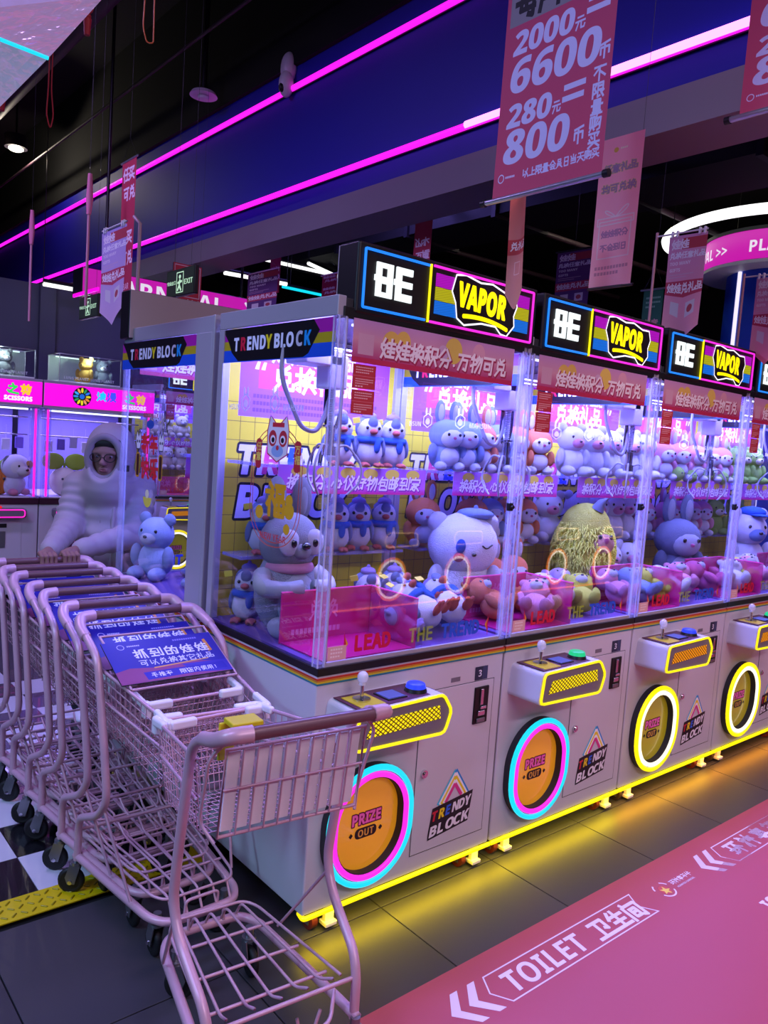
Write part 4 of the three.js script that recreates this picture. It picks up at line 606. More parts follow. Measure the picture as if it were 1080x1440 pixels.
  for (let k = 0; k <= 10; k++) { const u = U0 + (U1 - 0.06 - U0) * k / 10, x = hw(u) * 0.9; net.push(wire(V(-x, bot(U0) + (bot(U1) - bot(U0)) * k / 10, u), V(x, bot(U0) + (bot(U1) - bot(U0)) * k / 10, u), tp)); }
  stuff(part(t, 'wire_net', net, M.pinkWire));
  if (flap) { // upright child-seat flap with white slats behind the wires
    const y0 = 0.715, y1 = 0.915, Z = (y) => 0.085 - (y - y0) * 0.12;
    const f = part(t, 'seat_flap', tube([V(-0.172, y0, Z(y0)), V(-0.172, y1, Z(y1)), V(0.172, y1, Z(y1)), V(0.172, y0, Z(y0))], 0.0045, 6, 0, true), M.pinkWire);
    for (let k = 0; k < 10; k++) { const x = -0.15 + k * 0.0333; part(f, 'slat', rb(0.029, y1 - y0 - 0.014, 0.004, 0.0015, 0, 0, 0).rotateX(-0.119).translate(x, (y0 + y1) / 2, Z((y0 + y1) / 2) + 0.008), M.whitePlastic); if (k) part(f, 'flap_wire', wire(V(x - 0.0166, y0, Z(y0) - 0.004), V(x - 0.0166, y1, Z(y1) - 0.004), 0.0022), M.pinkWire); }
    part(f, 'flap_wire', wire(V(-0.172, 0.825, Z(0.825) - 0.005), V(0.172, 0.825, Z(0.825) - 0.005), 0.003), M.pinkWire);
    for (const s of [-1, 1]) part(t, 'flap_support', tube([[s * 0.176, 0.93, 0.06], [s * 0.205, 0.9, 0.07], [s * 0.2, 0.74, 0.12], [s * 0.176, 0.7, 0.09]], 0.004, 6, 0.02), M.pinkWire);
    part(t, 'yellow_seat_tab', [rspan(0.095, 0.165, 0.96, 0.972, 0.05, 0.1, 0.003), rspan(0.14, 0.176, 0.88, 0.962, 0.092, 0.1, 0.003)], std(0xd8c81a, 0.45), 'yellow plastic seat tab');
  } else {
    const g = rb(0.35, 0.003, 0.19, 0.001, 0, 0, 0).rotateX(0.42).translate(-0.014, 0.884, 0.26), b = part(t, 'sign_board', g, M.dark, 'blue printed sign board');
    part(b, 'board_print', plane(0.348, 0.187).rotateX(-Math.PI / 2 + 0.42).translate(-0.014, 0.8862, 0.2608), boardMat);
    part(t, 'seat_flap', [wire(V(-0.17, 0.93, 0.12), V(0.17, 0.93, 0.12), 0.004), wire(V(-0.165, 0.836, 0.36), V(0.165, 0.836, 0.36), 0.004), wire(V(-0.17, 0.93, 0.12), V(-0.165, 0.836, 0.36), 0.004), wire(V(0.17, 0.93, 0.12), V(0.165, 0.836, 0.36), 0.004)], M.pinkWire);
  }
  t.traverse((m) => m.isMesh && m.geometry.translate(0, -0.082, 0).scale(1.055, 1.055, 1.055)); // to full size, wheels on the floor
  return t;
}
const frontCart = makeCart('pink shopping cart turned away, white slatted seat flap towards the viewer', true);
frontCart.position.set(-0.357, 0, 0.493); frontCart.rotation.y = Math.PI - 0.1;
const nestCart = makeCart('frontmost pink cart of the nested row with blue sign board', false);
nestCart.position.set(-0.278, 0, -0.672); nestCart.userData.group = 'nested pink shopping carts';
for (const [i, z] of [-0.841, -1.073, -1.232, -1.443, -1.601, -1.77].entries()) copy(nestCart, [-0.278 + (i % 2) * 0.006, 0, z], [0.01, -0.015, 0.02, -0.02, 0.015, 0][i], ['second', 'third', 'fourth', 'fifth', 'sixth'][i] ? ['second', 'third', 'fourth', 'fifth', 'sixth'][i] + ' pink cart of the nested row counting from the front' : 'last pink cart of the nested row, handle held by the person');
// ---------------------------------------------------------------- person behind the carts
function field(prims, lo, size, res, k) { // smooth union of tapered capsules, meshed
  const mc = new MarchingCubes(res, M.white, false, false, 400000), h = size / 2, c = V(lo[0] + h, lo[1] + h, lo[2] + h), p = V(0, 0, 0), ab = V(0, 0, 0);
  for (let z = 0; z < res; z++) for (let y = 0; y < res; y++) for (let x = 0; x < res; x++) {
    p.set(c.x + ((x - res / 2) / (res / 2)) * h, c.y + ((y - res / 2) / (res / 2)) * h, c.z + ((z - res / 2) / (res / 2)) * h);
    let d = 9;
    for (const q of prims) {
      let e;
      if (q.el) e = (Math.hypot((p.x - q.el[0]) / q.r[0], (p.y - q.el[1]) / q.r[1], (p.z - q.el[2]) / q.r[2]) - 1) * Math.min(...q.r);
      else { ab.copy(q.b).sub(q.a); const t = Math.max(0, Math.min(1, ((p.x - q.a.x) * ab.x + (p.y - q.a.y) * ab.y + (p.z - q.a.z) * ab.z) / (ab.lengthSq() || 1))); e = Math.hypot(p.x - q.a.x - ab.x * t, p.y - q.a.y - ab.y * t, p.z - q.a.z - ab.z * t) - (q.ra + (q.rb - q.ra) * t) * (q.puff ? 1 + 0.055 * Math.sin(t * q.puff * 6.283) : 1); }
      const kk = q.k ?? k;
      if (q.cut) { const m = Math.max(kk - Math.abs(d + e), 0) / kk; d = Math.max(d, -e) + m * m * kk * 0.25; } else { const m = Math.max(kk - Math.abs(d - e), 0) / kk; d = Math.min(d, e) - m * m * kk * 0.25; }
    }
    mc.field[x + y * res + z * res * res] = -d;
  }
  mc.isolation = 0; mc.update();
  const n = mc.count, g = new THREE.BufferGeometry();
  g.setAttribute('position', new THREE.BufferAttribute(mc.positionArray.slice(0, n * 3), 3)); g.setAttribute('normal', new THREE.BufferAttribute(mc.normalArray.slice(0, n * 3), 3));
  g.scale(h, h, h).translate(c.x, c.y, c.z); return g;
}
{
  const o = V(0.2, -0.02, -2.21), f = V(-0.35, 0, 0.937), r = V(0.937, 0, 0.35), P = (a, y, b) => V(r.x * a + f.x * b, y, r.z * a + f.z * b), at = (x, y, z) => V(x - o.x, y, z - o.z);
  const t = thing('person', 'person in hooded pale puffer jacket and glasses pushing the cart row', 'person', o.toArray());
  const cap = (a, b, ra, rb, x = {}) => ({ a, b, ra, rb, ...x }), skin = std(0x8a625a, 0.6);  // shade on the face is put into the darker skin colour
  const hd = P(-0.015, 1.425, 0.075), hf = V(-0.62, -0.08, 0.78).normalize(), hr = V(0.78, 0, 0.62).normalize(), H = (a, y, b) => hd.clone().addScaledVector(hr, a).addScaledVector(V(0, 1, 0), y).addScaledVector(hf, b);
  const hands = [at(-0.245, 0.958, -1.772), at(-0.145, 0.958, -1.772)];
  const elbow = [P(-0.2, 1.05, 0.1), P(0.13, 1.03, 0.17)], wrist = [hands[0].clone().add(V(0.03, 0.03, -0.07)), hands[1].clone().add(V(0.06, 0.03, -0.06))];
  const sh = [P(-0.15, 1.25, 0), P(0.15, 1.25, 0)];
  // one continuous body: trunk, neck, arms and legs, then head and hands with finer grids
  const bodyPrims = [cap(P(0, 0.86, 0), P(0, 1.2, 0.01), 0.12, 0.13), cap(P(0, 1.25, 0), P(-0.01, 1.4, 0.05), 0.055, 0.05), cap(sh[0], sh[1], 0.06, 0.06)];
  for (const i of [0, 1]) bodyPrims.push(cap(sh[i], elbow[i], 0.05, 0.04), cap(elbow[i], wrist[i], 0.04, 0.027), cap(P(i ? 0.08 : -0.08, 0.86, 0), P(i ? 0.1 : -0.1, 0.48, 0.03), 0.085, 0.055), cap(P(i ? 0.1 : -0.1, 0.48, 0.03), P(i ? 0.1 : -0.1, 0.1, -0.02), 0.055, 0.038));
  const HB = (a, y, b, ra, a2, y2, b2, rb2, x) => cap(H(a, y, b), H(a2, y2, b2), ra, rb2, x);
  const headPrims = [HB(0, 0.035, -0.02, 0.088, 0, 0.02, 0.012, 0.08), HB(0, -0.03, 0.02, 0.066, 0, -0.075, 0.048, 0.034), HB(0.035, -0.05, 0.02, 0.04, 0.018, -0.085, 0.05, 0.024), HB(-0.035, -0.05, 0.02, 0.04, -0.018, -0.085, 0.05, 0.024), HB(0, 0.0, 0.088, 0.009, 0, -0.03, 0.104, 0.014, { k: 0.012 }), HB(0.012, -0.034, 0.092, 0.009, -0.012, -0.034, 0.092, 0.009, { k: 0.01 }), HB(-0.016, -0.06, 0.083, 0.007, 0.016, -0.06, 0.083, 0.007, { k: 0.008 }), HB(-0.013, -0.07, 0.082, 0.008, 0.013, -0.07, 0.082, 0.008, { k: 0.008 }), HB(-0.05, 0.022, 0.078, 0.009, 0.05, 0.022, 0.078, 0.009, { k: 0.02 }), HB(0.086, 0.0, -0.01, 0.014, 0.084, -0.03, -0.005, 0.009, { k: 0.008 }), HB(-0.086, 0.0, -0.01, 0.014, -0.084, -0.03, -0.005, 0.009, { k: 0.008 }), HB(0.034, -0.002, 0.094, 0.013, 0.036, -0.002, 0.094, 0.013, { cut: true, k: 0.012 }), HB(-0.034, -0.002, 0.094, 0.013, -0.036, -0.002, 0.094, 0.013, { cut: true, k: 0.012 })];
  const geos = [field(bodyPrims, [-0.9, -0.02, -0.75], 1.5, 110, 0.04), field([...headPrims, cap(P(0, 1.3, 0.02), P(-0.01, 1.4, 0.05), 0.05, 0.05)], [hd.x - 0.16, hd.y - 0.17, hd.z - 0.16], 0.32, 96, 0.02)];
  for (const i of [0, 1]) { // palm over the grip, four fingers curling round it, thumb beneath
    const h = hands[i], pr = [cap(wrist[i], h.clone().add(V(0.0, 0.028, -0.02)), 0.024, 0.02)], lens = [0.9, 1, 0.95, 0.78];
    pr.push(cap(h.clone().add(V(-0.026, 0.024, -0.018)), h.clone().add(V(0.026, 0.024, -0.018)), 0.014, 0.014));
    for (let k = 0; k < 4; k++) { const x = -0.03 + k * 0.02, L = lens[k]; const a = h.clone().add(V(x, 0.024, 0.0)), b = h.clone().add(V(x, 0.016, 0.024 * L)), c = h.clone().add(V(x, -0.012, 0.026 * L)), e = h.clone().add(V(x, -0.024, 0.008)); pr.push(cap(a, b, 0.0092, 0.0088, { k: 0.004 }), cap(b, c, 0.0088, 0.0082, { k: 0.004 }), cap(c, e, 0.0082, 0.0074, { k: 0.004 })); }
    pr.push(cap(h.clone().add(V(i ? -0.034 : 0.034, 0.012, -0.02)), h.clone().add(V(i ? -0.03 : 0.03, -0.014, -0.02)), 0.011, 0.009, { k: 0.006 }), cap(h.clone().add(V(i ? -0.03 : 0.03, -0.014, -0.02)), h.clone().add(V(i ? -0.01 : 0.01, -0.024, -0.006)), 0.009, 0.008, { k: 0.004 }));
    geos.push(field(pr, [h.x - 0.1, h.y - 0.08, h.z - 0.13], 0.2, 68, 0.014));
  }
  part(t, 'body', geos, skin);
  const hair = part(t, 'hair', field([HB(0, 0.05, -0.03, 0.094, 0, 0.05, -0.005, 0.09), HB(0.07, 0.03, 0.03, 0.022, 0.08, -0.08, 0.0, 0.016), HB(-0.07, 0.03, 0.03, 0.022, -0.08, -0.08, 0.0, 0.016), HB(-0.05, 0.07, 0.068, 0.02, 0.06, 0.07, 0.064, 0.02)], [hd.x - 0.16, hd.y - 0.13, hd.z - 0.16], 0.32, 64, 0.02), std(0x0e0a0c, 0.6));
  for (const s of [-1, 1]) { const e = H(s * 0.034, 0, 0.076); const ey = part(t, 'eye', ell(0.0095, 0.0085, 0.01, e.x, e.y, e.z, 10), std(0x8a8288, 0.3)); const q = H(s * 0.034, 0, 0.0865); part(ey, 'iris', ell(0.0045, 0.005, 0.0035, q.x, q.y, q.z, 8), F.eye); }  // eye whites greyed, the face shade is in their colour
  { const lip = H(0, -0.064, 0.0895); part(t, 'lips', [tube([H(-0.02, -0.064, 0.084), H(0, -0.061, 0.0925), H(0.02, -0.064, 0.084)], 0.0042, 6, 0.02), tube([H(-0.017, -0.07, 0.085), H(0, -0.0715, 0.0925), H(0.017, -0.07, 0.085)], 0.005, 6, 0.02)], std(0x8a4a50, 0.5)); }
  { const ring = (s) => tube(Array.from({ length: 20 }, (_, i) => H(s * 0.036 + Math.cos(i * 0.314) * 0.027, Math.sin(i * 0.314) * 0.021 - 0.002, 0.104)), 0.0022, 6, 0, true); part(t, 'glasses', [ring(-1), ring(1), tube([H(-0.01, 0, 0.105), H(0.01, 0, 0.105)], 0.002, 5), tube([H(-0.063, 0.004, 0.103), H(-0.088, 0.006, 0.0)], 0.002, 5), tube([H(0.063, 0.004, 0.103), H(0.088, 0.006, 0.0)], 0.002, 5)], M.black); }
  const jk = std(0xa0949c, 0.7, 0, { sheen: 0.3, sheenColor: new THREE.Color(0xc8b8c8), bumpMap: NOISE, bumpScale: 0.004 });
  const jp = [cap(P(0, 0.74, 0), P(0, 1.0, 0.0), 0.165, 0.16, { puff: 2 }), cap(P(0, 1.0, 0.0), P(0, 1.2, 0), 0.16, 0.145, { puff: 2 }), cap(sh[0], sh[1], 0.08, 0.08), cap(P(0, 1.28, 0.03), P(-0.01, 1.34, 0.06), 0.12, 0.105)];
  for (const i of [0, 1]) jp.push(cap(sh[i], elbow[i], 0.08, 0.072, { puff: 5, k: 0.02 }), cap(elbow[i], wrist[i].clone().lerp(elbow[i], 0.04), 0.07, 0.046, { puff: 4.5, k: 0.018 }));
  const hc = H(0, 0.02, -0.03), ho = H(0, -0.015, 0.1);
  jp.push({ el: [hc.x, hc.y, hc.z], r: [0.125, 0.148, 0.128], k: 0.04 }, cap(H(0, -0.11, 0.03), H(0, -0.15, 0.02), 0.1, 0.11), cap(H(0, 0.022, 0.13), H(0, -0.05, 0.14), 0.068, 0.066, { cut: true, k: 0.02 }), cap(H(0, 0.008, 0.02), H(0, -0.05, 0.02), 0.094, 0.094, { cut: true, k: 0.015 }));
  const jacket = part(t, 'jacket', field(jp, [-0.75, 0.5, -0.5], 1.15, 128, 0.06), jk);
  const rim = []; for (let i = 0; i < 26; i++) { const a = (i / 26) * 6.283; rim.push(H(Math.cos(a) * 0.083, -0.005 + Math.sin(a) * 0.108, 0.085 - Math.abs(Math.cos(a)) * 0.012)); }
  part(jacket, 'hood_rim', tube(rim, 0.02, 8, 0, true), std(0x8c8088, 0.75));
  part(jacket, 'zip_flap', tube([P(0.02, 1.26, 0.118), P(0.015, 1.1, 0.158), P(0.01, 0.9, 0.163), P(0, 0.74, 0.163)], 0.012, 8, 0.03), std(0xa4949c, 0.7));
  for (const a of [-0.045, 0.075]) part(jacket, 'seam', tube([P(a, 1.25, 0.11), P(a, 1.1, 0.147), P(a, 0.9, 0.152), P(a, 0.74, 0.15)], 0.005, 6, 0.03), std(0x877880, 0.8));
  part(jacket, 'cord_toggle', [ell(0.014, 0.02, 0.012, P(-0.08, 0.92, 0.155).x, 0.92, P(-0.08, 0.92, 0.155).z, 10), tube([P(-0.08, 0.94, 0.155), P(-0.06, 1.0, 0.158)], 0.004, 5)], jk);
  const lp = []; for (const s of [-1, 1]) lp.push(cap(P(s * 0.09, 0.8, 0), P(s * 0.1, 0.48, 0.03), 0.115, 0.08), cap(P(s * 0.1, 0.48, 0.03), P(s * 0.1, 0.09, -0.01), 0.078, 0.062));
  part(t, 'trousers', field(lp, [-0.45, 0.02, -0.45], 0.9, 64, 0.04), std(0x1c1b24, 0.8));
  for (const s of [-1, 1]) { const q = P(s * 0.1, 0, 0.04); part(t, 'shoe', [ell(0.05, 0.045, 0.05, P(s * 0.1, 0, -0.03).x, 0.05, P(s * 0.1, 0, -0.03).z), new THREE.SphereGeometry(1, 14, 10).scale(0.048, 0.04, 0.12).rotateY(-0.36).translate(q.x, 0.04, q.z)], M.whitePlastic); }
}

// ---------------------------------------------------------------- scissor prize machines at the back
const sciTex = tex(700, 190, (c) => {
  hanzi(c, '浪', 60, 20, 92, '#18c8f0', 0.19); hanzi(c, '漫', 166, 20, 92, '#3b50e8', 0.17); hanzi(c, '之', 360, 16, 100, '#28e050', 0.2); hanzi(c, '剪', 480, 16, 100, '#f8c818', 0.17);
  words(c, 'SCISSORS', 330, 176, 58, '#fff6ff', '#ffd8fa', 6);
});
const wheelTex = tex(256, 256, (c) => { c.fillStyle = '#100a14'; c.beginPath(); c.arc(128, 128, 122, 0, 7); c.fill(); ['#f0e020', '#2a9a50', '#2a7ae0', '#e0d020', '#e88a30', '#f09860', '#f0e020', '#f0e020', '#2a9a50', '#2890d0', '#3aa8e8', '#f0a050'].forEach((k, i) => { c.save(); c.translate(128, 128); c.rotate(i * Math.PI / 6); c.fillStyle = k; c.beginPath(); c.ellipse(0, -82, 15, 34, 0, 0, 7); c.fill(); c.restore(); }); c.fillStyle = '#1a68c8'; c.beginPath(); c.arc(128, 128, 34, 0, 7); c.fill(); });
const litDecal = (map, k) => new THREE.MeshStandardMaterial({ map, transparent: true, roughness: 0.4, emissive: 0xffffff, emissiveMap: map, emissiveIntensity: k });
const sciMat = litDecal(sciTex, 0.9), wheelMat = litDecal(wheelTex, 0.8), magBoard = glow(0xff04e4, 1.1, 0x000000), pinkLed = glow(0xff20c8, 1.3);
function scissorMachine(label, x, z) {
  const m = thing('scissor_machine', label, 'prize machine', [x, 0, z], 0), w = 0.99;
  part(m, 'cabinet', rspan(0, w, 0.05, 0.83, -0.8, 0, 0.006), M.steel); part(m, 'counter_band', rspan(-0.002, w + 0.002, 0.83, 0.885, -0.8, 0.012, 0.004), std(0x3a1428, 0.4));
  const h = part(m, 'header_box', rspan(0, w, 1.66, 1.9, -0.25, 0.03, 0.006), M.frame); part(h, 'lit_header', rspan(0.004, w - 0.004, 1.685, 1.875, 0.028, 0.036, 0.002), magBoard, 'glowing magenta header board');
  part(h, 'wheel_print', plane(0.17, 0.17, 0.32, 1.785, 0.0375), wheelMat, 'colour wheel emblem'); part(h, 'header_print', plane(0.6, 0.163, 0.7, 1.777, 0.0375), sciMat, 'coloured header lettering');
  part(m, 'back_wall', rspan(0.02, w - 0.02, 0.885, 1.66, -0.8, -0.78, 0.002), std(0x8a86b8, 0.6)); part(m, 'cabin_floor', rspan(0.02, w - 0.02, 0.885, 0.895, -0.78, 0, 0.002), M.white);
  part(m, 'front_glass', plane(w - 0.06, 0.77, w / 2, 1.275, -0.005), M.glass);
  for (const s of [0, 1]) { const px = s ? w - 0.045 : 0.045; const p = part(m, 'lit_pillar', rspan(px - 0.03, px + 0.03, 0.885, 1.66, -0.05, 0.012, 0.004), M.acrylic); part(p, 'pink_light', tube([[px, 0.9, 0.016], [px, 1.65, 0.016]], 0.009, 8), pinkLed); }
  for (const y of [1.57, 1.42]) part(m, 'hanging_rail', cyl(0.007, w - 0.1, w / 2, y, -0.2, 'x', 8), M.chrome);
  part(m, 'led_bar', rspan(0.08, w - 0.08, 1.635, 1.65, -0.1, -0.08, 0.003), MM.led); areaLight('cabin_light', 0xa08cff, 18, w - 0.2, 0.3, [w / 2, 1.65, -0.4], [0, -1, 0], m);
  for (let i = 0; i < 8; i++) { const px = 0.12 + i * 0.108; const g = part(m, 'hanging_prize', [rb(0.07, 0.1, 0.02, 0.008, px, 1.33 + (i % 3) * 0.02, -0.2), cyl(0.001, 0.12, px, 1.44, -0.2, 'y', 4)], std([0xd8d4e8, 0x7a62c8, 0xb8b0d8][i % 3], 0.5)); }
  for (const px of [0.1, 0.54]) { const c = part(m, 'control_panel', rspan(px, px + 0.34, 0.72, 0.8, 0, 0.09, 0.02), MM.panelGrey); part(c, 'outline_light', tube(outline(stadium(0.3, 0.062, 0.02), 0.0915).map((p) => V(p.x + px + 0.17, p.y + 0.76, p.z)), 0.005, 6, 0, true), pinkLed); part(c, 'button', rb(0.05, 0.02, 0.05, 0.008, px + 0.12, 0.81, 0.05), px < 0.3 ? MM.greenButton : glow(0xff2020, 0.8)); }
  const d = part(m, 'prize_hatch', extrude(stadium(0.26, 0.3, 0.1), 0.02, 0.002, 0.2, 0.42, 0.001), M.dark); part(d, 'pink_ring', tube(outline(stadium(0.24, 0.28, 0.1), 0.024).map((p) => V(p.x + 0.2, p.y + 0.42, p.z)), 0.011, 8, 0, true), pinkLed); part(d, 'ring_flap', extrude(stadium(0.2, 0.24, 0.08), 0.003, 0, 0.2, 0.42, 0.022), std(0x5a2a58, 0.4));
  const s = part(m, 'service_door', rspan(0.52, 0.86, 0.12, 0.68, 0, 0.004, 0.002), M.steel); part(s, 'coin_slot', rspan(0.66, 0.73, 0.46, 0.6, 0.004, 0.012, 0.003), M.zinc); part(s, 'number_plate', rspan(0.66, 0.74, 0.63, 0.665, 0.004, 0.008, 0.001), M.dark);
  return m;
}
const SZ2 = -5.2;
scissorMachine('magenta-headed scissor prize machine behind the person, right of the glowing pillar', 0.73, SZ2);
scissorMachine('magenta-headed scissor prize machine left of the glowing pink pillar', -0.27, SZ2);
{
  const p = plush('pumpkin_plush', 'orange pumpkin plush with fuzzy green top in the left scissor machine', [0.42, 0.9, SZ2 - 0.2], 0);
  part(p, 'body', Array.from({ length: 7 }, (_, i) => ell(0.075, 0.12, 0.075, Math.cos(i * 0.9) * 0.06, 0.12, Math.sin(i * 0.9) * 0.06)), F.pumpkin); part(p, 'fuzzy_top', [ell(0.12, 0.05, 0.11, 0, 0.24, 0), ell(0.05, 0.05, 0.05, 0.08, 0.26, 0.03), ell(0.05, 0.05, 0.05, -0.08, 0.26, 0.03)], F.green); part(p, 'stem', cyl(0.018, 0.08, 0, 0.31, 0, 'y', 8), F.green); eyes(p, 0.14, 0.13, 0.04, 0.012);
  const d = plush('dog_plush', 'white dog plush with drooping grey ear and yellow patch by the pink pillar', [0.55, 0.9, SZ2 - 0.12], 0.4);
  part(d, 'body', ell(0.1, 0.1, 0.09, 0, 0.09, 0), F.white); part(d, 'head', [ell(0.125, 0.11, 0.11, 0.0, 0.24, 0.02), ell(0.06, 0.045, 0.05, 0.0, 0.21, 0.12)], F.white); for (const s of [-1, 1]) { part(d, 'ear', ell(0.04, 0.075, 0.025, s * 0.12, 0.25, 0.01).rotateZ(s * 0.15), F.grey); part(d, 'paw', ell(0.035, 0.03, 0.05, s * 0.06, 0.03, 0.07), F.pink); } part(d, 'patch', ell(0.035, 0.035, 0.012, 0.06, 0.27, 0.115), F.honey); part(d, 'nose', ell(0.016, 0.013, 0.012, 0, 0.225, 0.168, 8), F.eye); eyes(d, 0.255, 0.12, 0.045, 0.01);
  for (const [i, [x, k, lab]] of [[0.98, 1, 'yellow-green leaf-eared plush beside the hood of the person'], [1.5, 1.05, 'yellow-green leaf-eared plush seen through the sticker glass']].entries()) { const l = plush('sprout_plush', lab, [x, 0.9, SZ2 - 0.15], 0); part(l, 'body', [ell(0.13, 0.13, 0.11, 0, 0.12, 0)], F.cream); for (const s of [-1, 1]) part(l, 'leaf', [ell(0.1, 0.075, 0.035, s * 0.1, 0.3, 0).rotateZ(0)], F.leaf); part(l, 'stalk', cyl(0.012, 0.07, 0, 0.25, 0, 'y', 8), F.leaf); eyes(l, 0.15, 0.1, 0.045, 0.011); }
  const rp = rabbit('', 'small white rabbits in the right scissor machine', F.lilac, F.white, 0.9); first(rp, [1.15, 0.9, SZ2 - 0.25], 0, 'lilac rabbit plush left in the right scissor machine'); copy(rp, [1.3, 0.9, SZ2 - 0.3], 0.2, 'lilac rabbit plush right in the right scissor machine');
  // glass display boxes on top
  for (const [i, x, w, lab] of [[0, 0.12, 0.54, 'glass display box with grey plush above the left scissor header'], [1, 0.86, 0.54, 'glass display box with tan bear above the right scissor header']]) {
    const b = thing('display_box', lab, 'display case', [x, 1.9, SZ2 + 0.0]);
    part(b, 'base', rspan(0, w, 0, 0.012, -0.3, 0, 0.003), M.white); part(b, 'top_frame', tube([V(0, 0.24, 0), V(w, 0.24, 0), V(w, 0.24, -0.3), V(0, 0.24, -0.3)], 0.005, 6, 0, true), M.alu);
    for (const [px, pz] of [[0, 0], [w, 0], [0, -0.3], [w, -0.3]]) part(b, 'corner_post', tube([[px, 0.01, pz], [px, 0.24, pz]], 0.005, 6), M.alu);
    part(b, 'front_glass', plane(w, 0.23, w / 2, 0.125, 0), M.glass); part(b, 'rear_panel', plane(w, 0.23, w / 2, 0.125, -0.298), std(0x9fb0a8, 0.5)); part(b, 'light_strip', rspan(0.05, w - 0.05, 0.225, 0.235, -0.28, -0.27, 0.003), glow(0xe0fff0, 1.4));
    part(b, 'box_print', plane(w - 0.06, 0.035, w / 2, 0.04, 0.002), decal(tex(512, 36, (c) => words(c, 'LUNG PLANET  LUNG PLANET', 10, 30, 34, '#dfe8f0'))), 'white letters along the lower glass');
    const l = new THREE.PointLight(0xdfffee, 0.22); l.name = 'box_lamp'; l.position.set(w / 2, 0.215, -0.025); b.add(l);
  }
  const rc = bear('grey and white plush sitting in the left display box', undefined, F.grey, F.white, 0.95); first(rc, [0.45, 1.914, SZ2 - 0.13], 0.2); delete rc.userData.group;
  const hb = bear('plain tan bear plush in the right display box', undefined, F.honey, F.honey, 0.98); first(hb, [1.13, 1.914, SZ2 - 0.12], -0.9); delete hb.userData.group;
  const gb = bear('grey-blue plush beside the tan bear in the display box', undefined, F.slate, F.white, 0.95); first(gb, [1.29, 1.914, SZ2 - 0.13], -0.3); delete gb.userData.group;
}
clawMachine('claw_machine', 'claw machine far behind, its sign and yellow ring seen past the grey post', 1.95, -5.55, 0, { ...gold, button: MM.greenButton, wheel: M.brownWheel, light: false, last: true, cabinK: 16 });
{ const p = bear('', 'bears in the far claw machine', F.cream, F.white, 1.05); first(p, [2.1, S1, -6.05], 0, 'cream bear plush left on the far machine shelf'); row(p, [2.26, 2.42], S1, -6.05, 'cream bear after the end one', 'far claw machine upper shelf', p.userData.group); row(p, [2.08, 2.24, 2.4], S2, -6.0, 'cream bear', 'on the far claw machine lower shelf', p.userData.group); }
// partition wall behind the scissor machines
struct('wall_partition', [span(-7, 2.0, 0, 2.9, -6.6, -6.5), span(1.05, 1.2, 0, 2.9, -6.5, -6.44), span(0.2, 0.24, 0, 2.9, -6.5, -6.47)], std(0x57566a, 0.8));

// ---------------------------------------------------------------- boards, banners, pennants
const cloth = (map) => new THREE.MeshStandardMaterial({ map, roughness: 0.75, side: THREE.DoubleSide });
function sheet(w, h, wave = 0.006, shape) { // hanging cloth, gently waved, with its two faces 2 mm apart
  const g = new THREE.PlaneGeometry(w, h, 14, 10), p = g.attributes.position;
  for (let i = 0; i < p.count; i++) { const x = p.getX(i), y = p.getY(i); if (shape) p.setY(i, y - (y < 0 ? shape(x / w) * (-y / (h / 2)) : 0)); p.setZ(i, Math.sin(x / w * 5 + y * 3) * wave * (0.4 - y / h)); }
  g.computeVertexNormals(); return g;
}
const sideways = (g, x, y, z) => g.rotateY(-Math.PI / 2).translate(x, y, z); // faces -x, reads towards +z
const priceTex = tex(840, 1700, (c, w, h) => {
  const g = c.createLinearGradient(0, 0, 0, h); g.addColorStop(0, '#b83a64'); g.addColorStop(1, '#cf4a68'); c.fillStyle = g; c.fillRect(0, 0, w, h);
  c.fillStyle = '#8a8288'; c.fillRect(30, 540, w - 60, 220); hanzi(c, '每月任', 70, 560, 180, '#1a141c', 0.17, 1.05);
  const ob = (s, x, y, z) => { c.save(); c.translate(x, y); c.transform(1.28, 0, -0.12, 1, 0, 0); words(c, s, 0, 0, z, '#d8d0f4', '#d8d0f4', 7); c.restore(); };
  ob('2000', 70, 920, 168); hanzi(c, '元', 556, 858, 70, '#d8d0f4', 0.15); c.fillStyle = '#d8d0f4'; c.fillRect(640, 780, 160, 30); c.fillRect(632, 838, 160, 30);
  ob('6600', 56, 1126, 246); hanzi(c, '币', 742, 1040, 84, '#d8d0f4', 0.15); ob('280', 62, 1312, 168); hanzi(c, '元', 430, 1248, 64, '#d8d0f4', 0.15); c.fillStyle = '#d8d0f4'; c.fillRect(510, 1186, 160, 30); c.fillRect(502, 1244, 160, 30);
  ob('800', 50, 1510, 246); hanzi(c, '币', 606, 1424, 88, '#d8d0f4', 0.15); hanzi(c, '不限量购买', 724, 1150, 80, '#d8d0f4', 0.15, 1.02, true);
  c.strokeStyle = '#dfd8f4'; c.lineWidth = 6; c.beginPath(); c.arc(60, 1585, 22, 0, 7); c.stroke(); rows(c, 96, 1578, 100, 1, 20, 12, '#dfd8f4'); hanzi(c, '以上限量会员日当天购买', 230, 1558, 50, '#d8d0f4', 0.15, 1.06);
});
